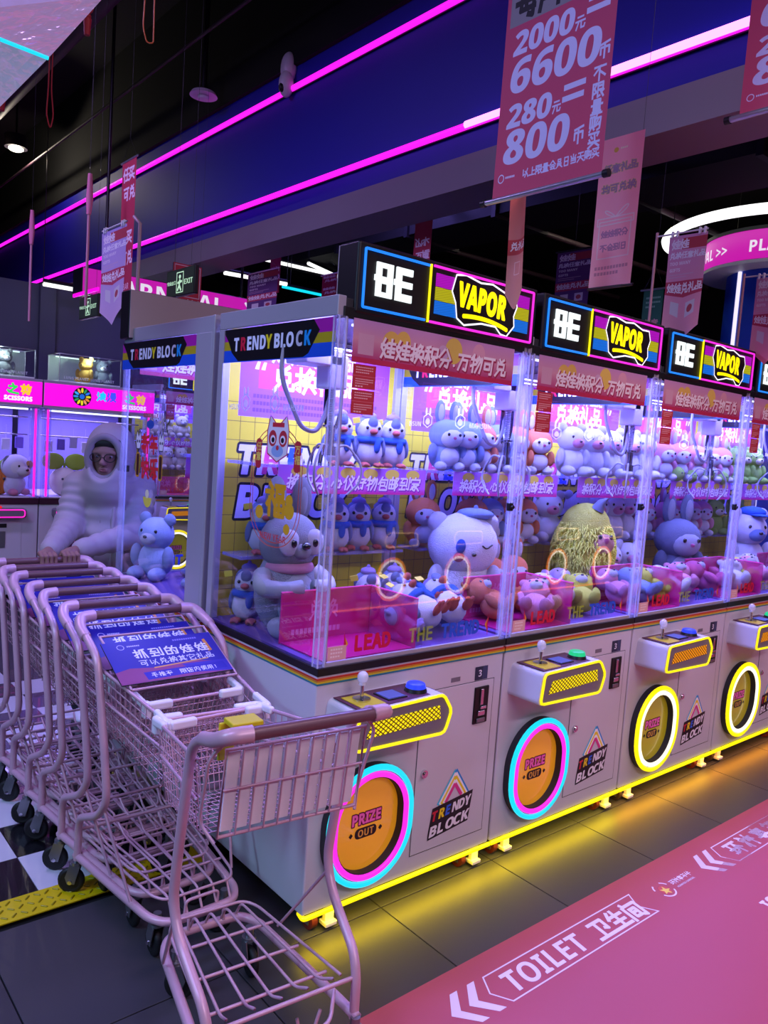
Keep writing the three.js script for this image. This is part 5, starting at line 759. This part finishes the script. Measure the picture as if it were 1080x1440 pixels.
{
  const b = thing('price_banner', 'large red hanging banner with the prices 2000, 6600, 280 and 800', 'banner', [0.35, 2.29, 0.425]);
  part(b, 'cloth', sideways(sheet(0.375, 0.86, 0.004), 0, 0.43, 0), cloth(priceTex)); part(b, 'bottom_rod', tube([[0, 0, -0.215], [0, 0, 0.2]], 0.008, 10), M.alu);
  for (const z of [-0.222, 0.2]) part(b, 'rod_cap', cyl(0.0105, 0.016, 0, 0, z, 'z', 12), M.dark);
  const c = thing('price_banner', 'red hanging banner cut by the upper right corner', 'banner', [0.9, 2.585, 0.86]);
  part(c, 'cloth', sideways(sheet(0.375, 0.7, 0.004), 0, 0.35, 0), cloth(priceTex)); part(c, 'bottom_rod', tube([[0, 0, -0.215], [0, 0, 0.2]], 0.009, 10), M.alu); part(c, 'rod_cap', cyl(0.0115, 0.016, 0, 0, -0.222, 'z', 12), M.dark);
}
{
  const giftTex = tex(400, 1300, (c, w, h) => {
    const g = c.createLinearGradient(0, 0, 0, h); g.addColorStop(0, '#ff9cb8'); g.addColorStop(1, '#ffc0d0'); c.fillStyle = g; c.fillRect(0, 0, w, h); c.fillStyle = '#d8a848'; c.beginPath(); c.arc(150, 110, 22, 0, 7); c.fill(); rows(c, 190, 96, 90, 1, 20, 16, '#f4dcc8');
    for (const [s, y] of [['任意礼品', 230], ['均可兑换', 400]]) { hanzi(c, s, 44, y, 76, '#d8b880', 0.28, 1.06); hanzi(c, s, 44, y, 76, '#9a78a8', 0.14, 1.06); }
    c.strokeStyle = '#f4dce4'; c.lineWidth = 10; c.strokeRect(50, 720, 300, 320); c.strokeRect(30, 690, 340, 60); c.beginPath(); c.moveTo(200, 690); c.bezierCurveTo(60, 560, 60, 660, 200, 690); c.bezierCurveTo(340, 520, 360, 640, 200, 690); c.stroke();
    for (const [s, y] of [['娃娃积分', 800], ['不会到日', 920]]) hanzi(c, s, 74, y, 62, '#b080a8', 0.17, 1.04);
    rows(c, 40, 1110, 320, 2, 50, 28, '#c890a8');
  });
  const b = thing('gift_banner', 'pale pink hanging banner with a gift box drawing', 'banner', [0.9, 2.14, 0.28]);
  part(b, 'cloth', sideways(sheet(0.165, 0.49, 0.004), 0, 0.245, 0), cloth(giftTex)); part(b, 'bottom_rod', tube([[0, 0, -0.085], [0, 0, 0.09]], 0.005, 8), M.dark);
  part(b, 'hanging_string', [wire(V(0, 0.49, -0.075), V(0, 2.7, -0.075), 0.0007), wire(V(0, 0.49, 0.075), V(0, 2.7, 0.075), 0.0007)], M.dark);
  const pen = (tint, top) => tex(300, 620, (c, w, h) => { const g = c.createLinearGradient(0, 0, 0, h); g.addColorStop(0, top); g.addColorStop(1, tint); c.fillStyle = g; c.fillRect(0, 0, w, h); c.fillStyle = '#b83848'; c.fillRect(110, 20, 190, 76); hanzi(c, '娃娃', 24, 26, 66, '#efe0ec', 0.16); hanzi(c, '兑换任意礼品', 14, 112, 46, '#efe6f4', 0.15, 1.04); words(c, 'TOO MANY', 20, 200, 32, '#efe0ec'); words(c, 'GIFTS', 20, 244, 32, '#efe0ec'); rows(c, 20, 262, 200, 2, 18, 6, '#d8b0c8'); c.fillStyle = '#c23a5c'; c.fillRect(0, 310, w, 86); hanzi(c, '娃娃兑礼品', 14, 322, 56, '#f4e8f0', 0.16); c.fillStyle = '#dcd0dc'; c.fillRect(50, 430, 70, 76); c.fillRect(180, 430, 74, 80); c.fillStyle = '#b84858'; c.beginPath(); c.arc(216, 470, 22, 0, 7); c.fill(); });
  const vee = (u) => Math.max(0, 0.5 - Math.abs(u)) * 0.14;
  const penTex = { rose: pen('#f0a0b4', '#d890b8'), lilac: pen('#d8b4d8', '#b09ad8'), purple: pen('#5a3a80', '#6a3a78') };
  function pennant(label, pos, w, h, map, pole) {
    const p = thing('pennant', label, 'pennant', pos);
    part(p, 'cloth', sideways(sheet(w, h, 0.01, vee), 0, -h / 2, 0), cloth(map)); part(p, 'cross_bar', tube([[0, 0.012, pole ? -w / 2 - 0.07 : -w / 2], [0, 0.012, w / 2]], 0.004, 6), M.white);
    for (const z of [-w * 0.36, w * 0.36]) part(p, 'clip', [rb(0.012, 0.03, 0.01, 0.003, 0, 0.008, z - 0.012), rb(0.012, 0.03, 0.01, 0.003, 0, 0.008, z + 0.012)], M.whitePlastic);
    if (pole) part(p, 'pole', tube([[0, 0.03, -w / 2 - 0.066], [0, -pole, -w / 2 - 0.066]], 0.006, 8), std(0xc8909c, 0.4));
    return p;
  }
  pennant('rose pennant on a pole above the middle claw machine', [1.9, 2.58, -0.03], 0.18, 0.4, penTex.rose, 0.58);
  pennant('rose pennant on a pole at the right edge of the picture', [2.6, 2.52, 0.04], 0.16, 0.36, penTex.rose, 0.52);
  pennant('lilac pennant hanging left of the white claw machine rail', [0.06, 2.49, -1.93], 0.31, 0.38, penTex.lilac, 0);
  for (const [i, [z, y]] of [[-2.69, 2.92], [-3.76, 2.91]].entries()) { const q = thing('rolled_flag', ['nearer', 'farther'][i] + ' thin pink flag rolled on a pole before the fascia', 'flag', [0.2, y, z]); part(q, 'pole', tube([[0, 0, 0], [0, -0.7, 0]], 0.008, 8), std(0xc88a9c, 0.5)); part(q, 'rolled_cloth', tube([[0, 0.02, 0], [0, -0.12, 0.004], [0, -0.2, 0]], (t) => 0.012 + 0.008 * Math.sin(t * 3.1), 8), std(0xd87a9a, 0.7)); part(q, 'cord', wire(V(0, 0, 0), V(0, 4.98 - y, 0), 0.0007), M.dark); }
  single('flag_pole', tube([[0.05, 2.5, -1.67], [0.05, 2.46, -1.6], [0.05, 1.99, -1.6]], 0.008, 8), std(0xc0a0ac, 0.4), 'thin upright pole on the roof of the back machine', 'pole');
  { const q = thing('pennant', 'purple pennant hanging behind the second lit sign', 'pennant', [2.5, 2.78, -1.1]); part(q, 'cloth', sideways(sheet(0.25, 0.36, 0.006), 0, -0.18, 0), cloth(penTex.purple, 0.06)); part(q, 'cross_bar', tube([[0, 0.006, -0.14], [0, 0.006, 0.13]], 0.005, 6), M.dark); part(q, 'hanging_string', wire(V(0, 0, 0), V(0, 2.1, 0), 0.0007), M.dark); }
  { const q = thing('pennant', 'rolled salmon pennant hanging end-on before the first sign', 'pennant', [0.5, 2.36, 0.2]); const g = new THREE.PlaneGeometry(0.075, 0.3, 10, 16), p = g.attributes.position; for (let i = 0; i < p.count; i++) { const u = p.getX(i) / 0.075 + 0.5, v = 0.5 - p.getY(i) / 0.3; p.setXYZ(i, Math.sin(u * 3 + v) * 0.02, p.getY(i) - Math.sin(u * 3.14) * 0.05 * (v > 0.8 ? (v - 0.8) * 5 : 0), (u - 0.5) * (0.06 + 0.035 * v) + 0.012 * v); } g.computeVertexNormals(); part(q, 'cloth', g.translate(0, -0.15, 0), cloth(tex(128, 512, (c, w, h) => { const k = c.createLinearGradient(0, 0, 0, h); k.addColorStop(0, '#d86858'); k.addColorStop(1, '#d89080'); c.fillStyle = k; c.fillRect(0, 0, w, h); c.fillStyle = '#c83a3a'; c.fillRect(0, 230, w, 80); hanzi(c, '兑礼品', 10, 244, 44, '#f0d8d0', 0.15); c.strokeStyle = '#e8b8a8'; c.lineWidth = 4; c.strokeRect(40, 350, 44, 60); }))); part(q, 'cord', wire(V(0, 0, 0), V(0, 2.6, 0), 0.0007), M.dark); }
  const redTex = (chars, second) => tex(200, 800, (c, w, h) => { c.fillStyle = '#b82f4a'; c.fillRect(0, 0, w, h); hanzi(c, chars, 16, 40, 78, '#efdce6', 0.16, 1.06); hanzi(c, second, 30, 150, 78, '#efdce6', 0.16, 1.06); hanzi(c, chars, 16, 400, 78, '#efdce6', 0.16, 1.06); hanzi(c, second, 30, 520, 78, '#efdce6', 0.16, 1.06); words(c, 'BAR', 60, 740, 50, '#efc0cc'); });
  function hung(label, x, y, z, w, h, map, bar = true) { const b = thing('hanging_banner', label, 'banner', [x, y, z]); part(b, 'cloth', sideways(sheet(w, h, 0.004), 0, -h / 2, 0), cloth(map)); part(b, 'top_rod', tube([[0, 0, -w / 2 - 0.02], [0, 0, w / 2 + 0.02]], 0.006, 6), M.alu); part(b, 'hanging_string', [wire(V(0, 0, -w / 2), V(0, 0.12, 0), 0.0007), wire(V(0, 0, w / 2), V(0, 0.12, 0), 0.0007), wire(V(0, 0.12, 0), V(0, 4.98 - y, 0), 0.0007)], M.dark); return b; }
  hung('tall narrow red banner behind the lilac pennant', 0.4, 3.06, -2.64, 0.2, 0.78, redTex('任买', '可兑'));
  hung('narrow red banner hanging between beam and first lit sign', 1.75, 3.02, -1.62, 0.15, 0.5, redTex('山木', '万重'));
  hung('small red banner hanging above the first machine rail, upper one', 2.0, 3.11, -3.63, 0.16, 0.42, redTex('娃娃', '兑换'));
  hung('dull purple banner hanging left of the small red banner', 1.8, 2.81, -3.48, 0.44, 0.34, penTex.purple);
  hung('small dark red banner beside the white tube lights', 2.3, 2.86, -3.3, 0.2, 0.2, redTex('娃娃', '兑换'));
  hung('green banner behind the rose pennant on its pole', 2.5, 2.5, -0.55, 0.12, 0.3, tex(128, 300, (c, w, h) => { c.fillStyle = '#2f6a58'; c.fillRect(0, 0, w, h); rows(c, 20, 40, 90, 3, 24, 10, '#8ab8a0'); hanzi(c, '任意', 16, 160, 46, '#e8a0a8', 0.15); }));
  const zui = thing('hanging_board', 'red board with white characters behind the exit sign', 'sign board', [1.19, 2.56, -3.5]); part(zui, 'board', rb(0.22, 0.36, 0.012, 0.003, 0, 0, 0), M.dark); part(zui, 'board_print', plane(0.218, 0.358, 0, 0, 0.0065), print(tex(300, 500, (c, w, h) => { c.fillStyle = '#c8323c'; c.fillRect(0, 0, w, h); c.strokeStyle = '#e8c8c8'; c.lineWidth = 8; c.strokeRect(16, 16, w - 32, 300); hanzi(c, '须醉倒', 12, 340, 90, '#f4e8ec', 0.15, 1.0); words(c, 'CARRY', 90, 480, 44, '#f4e8ec'); }))); part(zui, 'hanging_string', [wire(V(-0.1, 0.18, 0), V(-0.1, 2.4, 0), 0.0007), wire(V(0.1, 0.18, 0), V(0.1, 2.4, 0), 0.0007)], M.dark);
}
{ // exit signs
  const ex = tex(420, 220, (c, w, h) => { c.fillStyle = '#1c2420'; c.fillRect(0, 0, w, h); c.strokeStyle = '#b8e8b0'; c.lineWidth = 9; c.strokeRect(158, 24, 100, 172); c.fillStyle = '#b8e8b0'; c.beginPath(); c.arc(206, 62, 17, 0, 7); c.fill(); c.lineWidth = 20; c.lineCap = 'round'; c.beginPath(); c.moveTo(206, 92); c.lineTo(200, 136); c.lineTo(226, 176); c.moveTo(200, 136); c.lineTo(178, 174); c.moveTo(180, 112); c.lineTo(232, 104); c.stroke(); words(c, 'EXIT', 270, 136, 62, '#b8e8b0'); hanzi(c, '安全出口', 8, 88, 34, '#b8e8b0', 0.14, 1.02); });
  for (const [lab, x, y, z, w, h, k] of [['dark exit sign with running figure in front of the red board', 0.6, 2.38, -2.32, 0.34, 0.14, 1], ['exit sign with magenta backing behind the lilac pennant', 0.3, 2.245, -2.9, 0.3, 0.12, 0.9]]) {
    const e = thing('exit_sign', lab, 'exit sign', [x, y, z]); part(e, 'housing', rb(0.025, h + 0.012, w + 0.012, 0.004, 0, 0, 0), M.dark); part(e, 'lit_face', sideways(plane(w, h), -0.0135, 0, 0), litDecal(ex, 0.75 * k)); part(e, 'hanger', [wire(V(0, h / 2, -w * 0.3), V(0, 4.98 - y, -w * 0.3), 0.0009), wire(V(0, h / 2, w * 0.3), V(0, 4.98 - y, w * 0.3), 0.0009)], M.dark);
    if (k < 1) part(e, 'magenta_plate', bx(0.01, 0.02, 0.42, -0.02, 0.085, -0.03), magBoard);
  }
}
{ // carnival fascia
  const t = thing('carnival_sign', 'long magenta lit board with white CARNIVAL letters above the back machines', 'sign', [0.62, 2.49, -4.0]);
  part(t, 'box', rspan(0, 1.55, 0, 0.19, -0.2, 0, 0.005), M.dark); part(t, 'lit_face', plane(1.54, 0.18, 0.775, 0.095, 0.002), lit(tex(1540, 180, (c, w, h) => { c.fillStyle = '#c818b0'; c.fillRect(0, 0, w, h); c.save(); c.translate(150, 158); c.scale(1.18, 1); words(c, 'CARNIVAL', 0, 0, 172, '#efe4fa'); c.restore(); c.strokeStyle = '#efe4fa'; c.lineWidth = 20; for (const x of [1330, 1440]) { c.beginPath(); c.moveTo(x, 30); c.lineTo(x + 46, 90); c.lineTo(x, 150); c.stroke(); } }), 0.9));
  part(t, 'hanger', [cyl(0.012, 2.35, 0.2, 1.33, -0.1, 'y', 8), cyl(0.012, 2.35, 1.35, 1.33, -0.1, 'y', 8), bx(1.2, 0.02, 0.02, 0.775, 0.185, -0.1)], M.dark);
}
for (const [i, a, b] of [[0, [3.09, 3.6, -6.3], [4.5, 3.6, -6.25]], [1, [3.9, 3.6, -6.0], [4.9, 3.6, -6.45]], [2, [1.0, 2.86, -6.2], [1.62, 2.86, -6.2]], [3, [2.6, 3.2, -5.6], [3.3, 3.2, -5.5]]]) {
  const t = thing('tube_light', ['long white tube light left of the first lit sign', 'white tube light crossing toward the first lit sign', 'white tube light under the grey soffit behind pennants', 'short white tube light above the carnival board'][i], 'tube light'); part(t, 'fixture', tube([[a[0], a[1] + 0.03, a[2]], [b[0], b[1] + 0.03, b[2]]], 0.025, 6), M.dark); part(t, 'tube', tube([a, b], 0.022, 8), M.tubeWhite); part(t, 'hanger', [wire(V(...a), V(a[0], 5, a[2]), 0.004), wire(V(...b), V(b[0], 5, b[2]), 0.004)], M.dark);
}
{ const t = thing('tube_light', 'cyan tube light between banner and first lit sign', 'tube light'); part(t, 'tube', tube([[3.5, 3.25, -5.9], [4.6, 3.25, -5.9]], 0.016, 8), M.cyan); part(t, 'fixture', tube([[3.5, 3.28, -5.9], [4.6, 3.28, -5.9]], 0.018, 6), M.dark); part(t, 'hanger', [wire(V(3.6, 3.28, -5.9), V(3.6, 5, -5.9), 0.004), wire(V(4.5, 3.28, -5.9), V(4.5, 5, -5.9), 0.004)], M.dark); }
{ // round column with canopy and ring light on the right
  const c = thing('column', 'round blue column with white light strip and magenta canopy', 'column', [6.31, 0, -1.61]);
  part(c, 'shaft', cyl(0.46, 3.4, 0, 1.7, 0, 'y', 48), std(0x2050d8, 0.35));
  const sx = -0.46 * 0.83, sz = 0.46 * 0.16; for (const a of [2.62, 2.0, 1.2]) part(c, 'light_strip', tube([[-Math.sin(a) * 0.462, 0.5, -Math.cos(a) * 0.462], [-Math.sin(a) * 0.462, 3.38, -Math.cos(a) * 0.462]], 0.02, 8), a > 2.5 ? M.tubeWhite : glow(0xe8e0ff, 1.2));
  part(c, 'canopy', cyl(0.7, 0.03, 0, 3.4, 0, 'y', 64), M.white); const band = new THREE.CylinderGeometry(0.69, 0.69, 0.26, 64, 1, true).rotateY(0.41).translate(0, 3.55, 0);
  part(c, 'lit_band', band, lit((() => { const t = tex(2048, 120, (k, w, h) => { k.fillStyle = '#d018b0'; k.fillRect(0, 0, w, h); for (let i = 0; i < 3; i++) { words(k, 'PLAY CARNIVAL 》》'.replace(/》/g, '>'), 40 + i * 683, 90, 66, '#f4e8fa'); } }); return t; })(), 0.9));
  part(c, 'top_plate', cyl(0.7, 0.03, 0, 3.69, 0, 'y', 64), M.dark);
  const r = thing('ring_light', 'large white ring light hung round the column canopy', 'ring light', [6.31, 3.74, -1.61]); part(r, 'ring', new THREE.TorusGeometry(1.05, 0.045, 10, 80).rotateX(Math.PI / 2), M.tubeWhite); for (let i = 0; i < 4; i++) part(r, 'hanger', wire(V(Math.cos(i * 1.57 + 0.7) * 1.05, 0, Math.sin(i * 1.57 + 0.7) * 1.05), V(Math.cos(i * 1.57 + 0.7) * 1.05, 1.26, Math.sin(i * 1.57 + 0.7) * 1.05), 0.004), M.dark);
}
// ---------------------------------------------------------------- small ceiling fittings
for (const [lab, p] of [['small round downlight at the left under the black ceiling', [0.94, 4.3, -7.04]], ['small round downlight right of the pink gift banner', [6.23, 4.3, -2.98]]]) { const t = thing('downlight', lab, 'downlight', p); part(t, 'housing', cyl(0.11, 0.12, 0, 0.06, 0, 'y', 20), M.dark); part(t, 'lens', ell(0.075, 0.03, 0.075, 0, -0.005, 0), glow(0xfff4e0, 3)); const l = new THREE.PointLight(0xfff0d8, 1.5); l.name = 'downlight_lamp'; l.position.set(0, -0.08, 0); t.add(l); part(t, 'drop_rod', wire(V(0, 0.1, 0), V(0, 0.69, 0), 0.01), M.dark); }
{ const s = thing('security_camera', 'white dome security camera fixed to the blue fascia', 'camera', [1.47, 3.9, -2.74]); part(s, 'bracket', [ell(0.05, 0.1, 0.06, 0, 0.06, 0), rb(0.06, 0.05, 0.05, 0.01, 0.01, 0.05, 0)], std(0xcfc8d0, 0.4)); part(s, 'body', [ell(0.05, 0.085, 0.05, -0.02, -0.05, 0.015)], std(0xd8d0d8, 0.4)); part(s, 'lens', ell(0.022, 0.03, 0.022, -0.055, -0.085, 0.02, 10), M.black); }
{ const s = thing('smoke_detector', 'white ceiling disc fitting above the upper neon line', 'detector', [1.3, 3.98, -3.6]); part(s, 'disc', [cyl(0.1, 0.025, 0, 0, 0, 'y', 24, 0.085)], std(0xdcd4e0, 0.4)); part(s, 'sensor', cyl(0.04, 0.03, 0, -0.02, 0, 'y', 16), M.white); part(s, 'mount', cyl(0.02, 1.0, 0, 0.51, 0, 'y', 8), M.dark); }
{ // faceted foil lantern in the upper left corner
  const L = thing('foil_lantern', 'big faceted holographic foil lantern with cyan and magenta light edges', 'lantern', [-0.86, 2.78, -0.66]);
  const O = V(-0.86, 2.78, -0.66), ring = [[-0.541, 2.764, -0.469], [-0.664, 2.578, -0.552], [-0.78, 2.416, -0.632], [-0.965, 2.265, -0.904], [-1.263, 2.656, -1.334], [-1.127, 3.276, -1.291], [-0.642, 3.291, -0.748]].map((p) => V(...p).sub(O)), apex = V(...[-0.947, 2.578, -0.529]).sub(O), rear = V(...[-0.799, 2.931, -1.367]).sub(O);
  const foil = (k) => new THREE.MeshPhysicalMaterial({ color: k, metalness: 0.55, roughness: 0.22, iridescence: 1, iridescenceIOR: 1.6, iridescenceThicknessRange: [200, 520], emissive: k, emissiveIntensity: 0.24, bumpMap: NOISE, bumpScale: 0.008 });
  const fm = [foil(0xd8b8f0), foil(0xb8c8f0), foil(0xf0b0e0)], tri = (a, b, c) => { const g = new THREE.BufferGeometry(); g.setAttribute('position', new THREE.Float32BufferAttribute([a, b, c].flatMap((v) => v.toArray()), 3)); g.setAttribute('uv', new THREE.Float32BufferAttribute([0, 0, 1, 0, 0.5, 1], 2)); g.computeVertexNormals(); return g; };
  for (let i = 0; i < 7; i++) { const a = ring[i], b = ring[(i + 1) % 7]; part(L, 'foil_facet', tri(a, b, apex), fm[i % 3]); part(L, 'foil_facet', tri(b, a, rear), fm[(i + 1) % 3]); if (i !== 0) part(L, 'edge_light', tube([apex, a], i === 1 ? 0.0055 : 0.003, 6), i === 1 ? M.cyan : M.magenta); }
  part(L, 'hanging_cord', wire(V(0, 0.2, 0), V(0, 2.2, 0), 0.003), M.dark);
  const red = std(0xa01420, 0.6), tassel = (lab, p, len, cord) => { const t = thing('red_tassel', lab, 'tassel', p); part(t, 'knot', [ell(0.011, 0.011, 0.011), tube(Array.from({ length: 14 }, (_, i) => V(Math.cos(i * 0.449) * 0.016, 0.03 + Math.sin(i * 0.449) * 0.02, 0)), 0.003, 5, 0, true)], red); part(t, 'fringe', [cyl(0.009, len, 0, -len / 2 - 0.008, 0, 'y', 10, 0.013)], red); part(t, 'cord', wire(V(0, 0.05, 0), V(0, cord, 0), 0.0016), red); };
  tassel('red tassel hanging at the right edge of the foil lantern', [-0.47, 2.86, -0.82], 0.05, 0.3); tassel('red tassel at the lower left edge of the foil lantern', [-0.68, 2.6, -0.97], 0.05, 0.6);
  single('knotted_rope', tube([[-0.56, 3.2, -0.88], [-0.565, 2.62, -0.88], [-0.572, 2.54, -0.87], [-0.562, 2.49, -0.86], [-0.55, 2.54, -0.87], [-0.556, 2.62, -0.88], [-0.552, 3.2, -0.88]], 0.0022, 5, 0.02), red, 'long red knotted cord below the lantern corner', 'rope');
  single('rope_loop', tube([[-0.325, 3.2, -0.7], [-0.34, 2.83, -0.69], [-0.33, 2.785, -0.68], [-0.312, 2.785, -0.67], [-0.315, 3.2, -0.68]], 0.0024, 5, 0.02), std(0xc05a20, 0.35), 'orange glinting cord loop hanging under the ceiling', 'rope');
}
{ // seasonal stickers on the side glass
  const fu = tex(512, 760, (c) => {
    c.strokeStyle = '#d85a48'; c.lineWidth = 5; c.beginPath(); c.roundRect(40, 130, 432, 590, 200); c.stroke(); c.beginPath(); c.roundRect(60, 150, 392, 550, 190); c.stroke();
    const lion = (x, y) => { poly(c, [[x - 92, y - 40], [x - 70, y - 120], [x - 20, y - 80], [x + 20, y - 80], [x + 70, y - 120], [x + 92, y - 40], [x + 84, y + 70], [x, y + 110], [x - 84, y + 70]], '#efe8f2', '#c83040', 6); for (const s of [-1, 1]) { c.fillStyle = '#c83040'; c.beginPath(); c.ellipse(x + s * 44, y - 6, 34, 40, 0, 0, 7); c.fill(); c.fillStyle = '#f4f0f8'; c.beginPath(); c.arc(x + s * 42, y, 22, 0, 7); c.fill(); c.fillStyle = '#20141c'; c.beginPath(); c.arc(x + s * 40, y + 2, 13, 0, 7); c.fill(); } c.fillStyle = '#d83040'; c.fillRect(x - 50, y - 84, 100, 22); c.fillStyle = '#9ab8e8'; c.beginPath(); c.ellipse(x, y + 56, 50, 30, 0, 0, 7); c.fill(); c.fillStyle = '#d83848'; c.beginPath(); c.arc(x, y + 40, 12, 0, 7); c.fill(); };
    lion(256, 190); for (const [x, s] of [[70, '任意'], [400, '万福']]) { c.fillStyle = '#c8303c'; c.beginPath(); c.roundRect(x, 190, 52, 150, 20); c.fill(); hanzi(c, s, x + 4, 208, 44, '#f0d060', 0.14, 1.1, true); }
    hanzi(c, '福', 176, 400, 170, '#e8a818', 0.15); c.fillStyle = '#e8b020'; for (const [x, y, r] of [[380, 480, 30], [384, 530, 40], [130, 560, 34], [370, 620, 26]]) { c.beginPath(); c.arc(x, y, r, 0, 7); c.fill(); } words(c, 'NEW YEAR', 256, 690, 46, '#d04048', null, 0, 'center');
  });
  part(scene.getObjectByName('claw_machine'), 'new_year_sticker', sideways(plane(0.36, 0.5), 0.0045, 1.43, -0.3), decal(fu), 'round lucky lion sticker on the side glass');
  const nian = tex(420, 700, (c) => { hanzi(c, '新年', 96, 190, 112, '#e02a30', 0.16, 1.02); hanzi(c, '快乐', 96, 330, 120, '#e02a30', 0.16, 1.02); c.strokeStyle = '#e07060'; c.lineWidth = 4; c.font = 'bold 36px sans-serif'; words(c, 'GOOD LUCK', 210, 90, 36, '#d84040', null, 0, 'center'); c.fillStyle = '#2850b0'; c.beginPath(); c.ellipse(210, 130, 52, 26, 0, 0, 7); c.fill(); for (const x of [50, 370]) { poly(c, [[x - 40, 220], [x - 20, 170], [x, 205], [x + 20, 170], [x + 40, 220], [x + 24, 280], [x - 24, 280]], '#e8e4f0', '#28203a', 6); c.fillStyle = '#28203a'; for (const s of [-14, 14]) { c.beginPath(); c.arc(x + s, 235, 9, 0, 7); c.fill(); } c.fillStyle = '#d8a028'; c.beginPath(); c.roundRect(x - 26, 300, 52, 150, 16); c.fill(); c.fillStyle = '#40181c'; c.beginPath(); c.roundRect(x - 18, 310, 36, 130, 12); c.fill(); } c.fillStyle = '#e8dc50'; c.beginPath(); c.arc(210, 560, 60, 0, 3.14); c.fill(); c.fillStyle = '#f0e8c0'; c.beginPath(); c.arc(205, 540, 26, 0, 7); c.fill(); });
  part(backOne, 'new_year_sticker', plane(0.3, 0.5).rotateY(Math.PI / 2).translate(W - 0.003, 1.42, -0.33), decal(nian), 'red new year greeting sticker');
}
scene.traverse((o) => { if (o.isLight) o.castShadow = !o.isRectAreaLight; });
renderer.render(scene, camera);
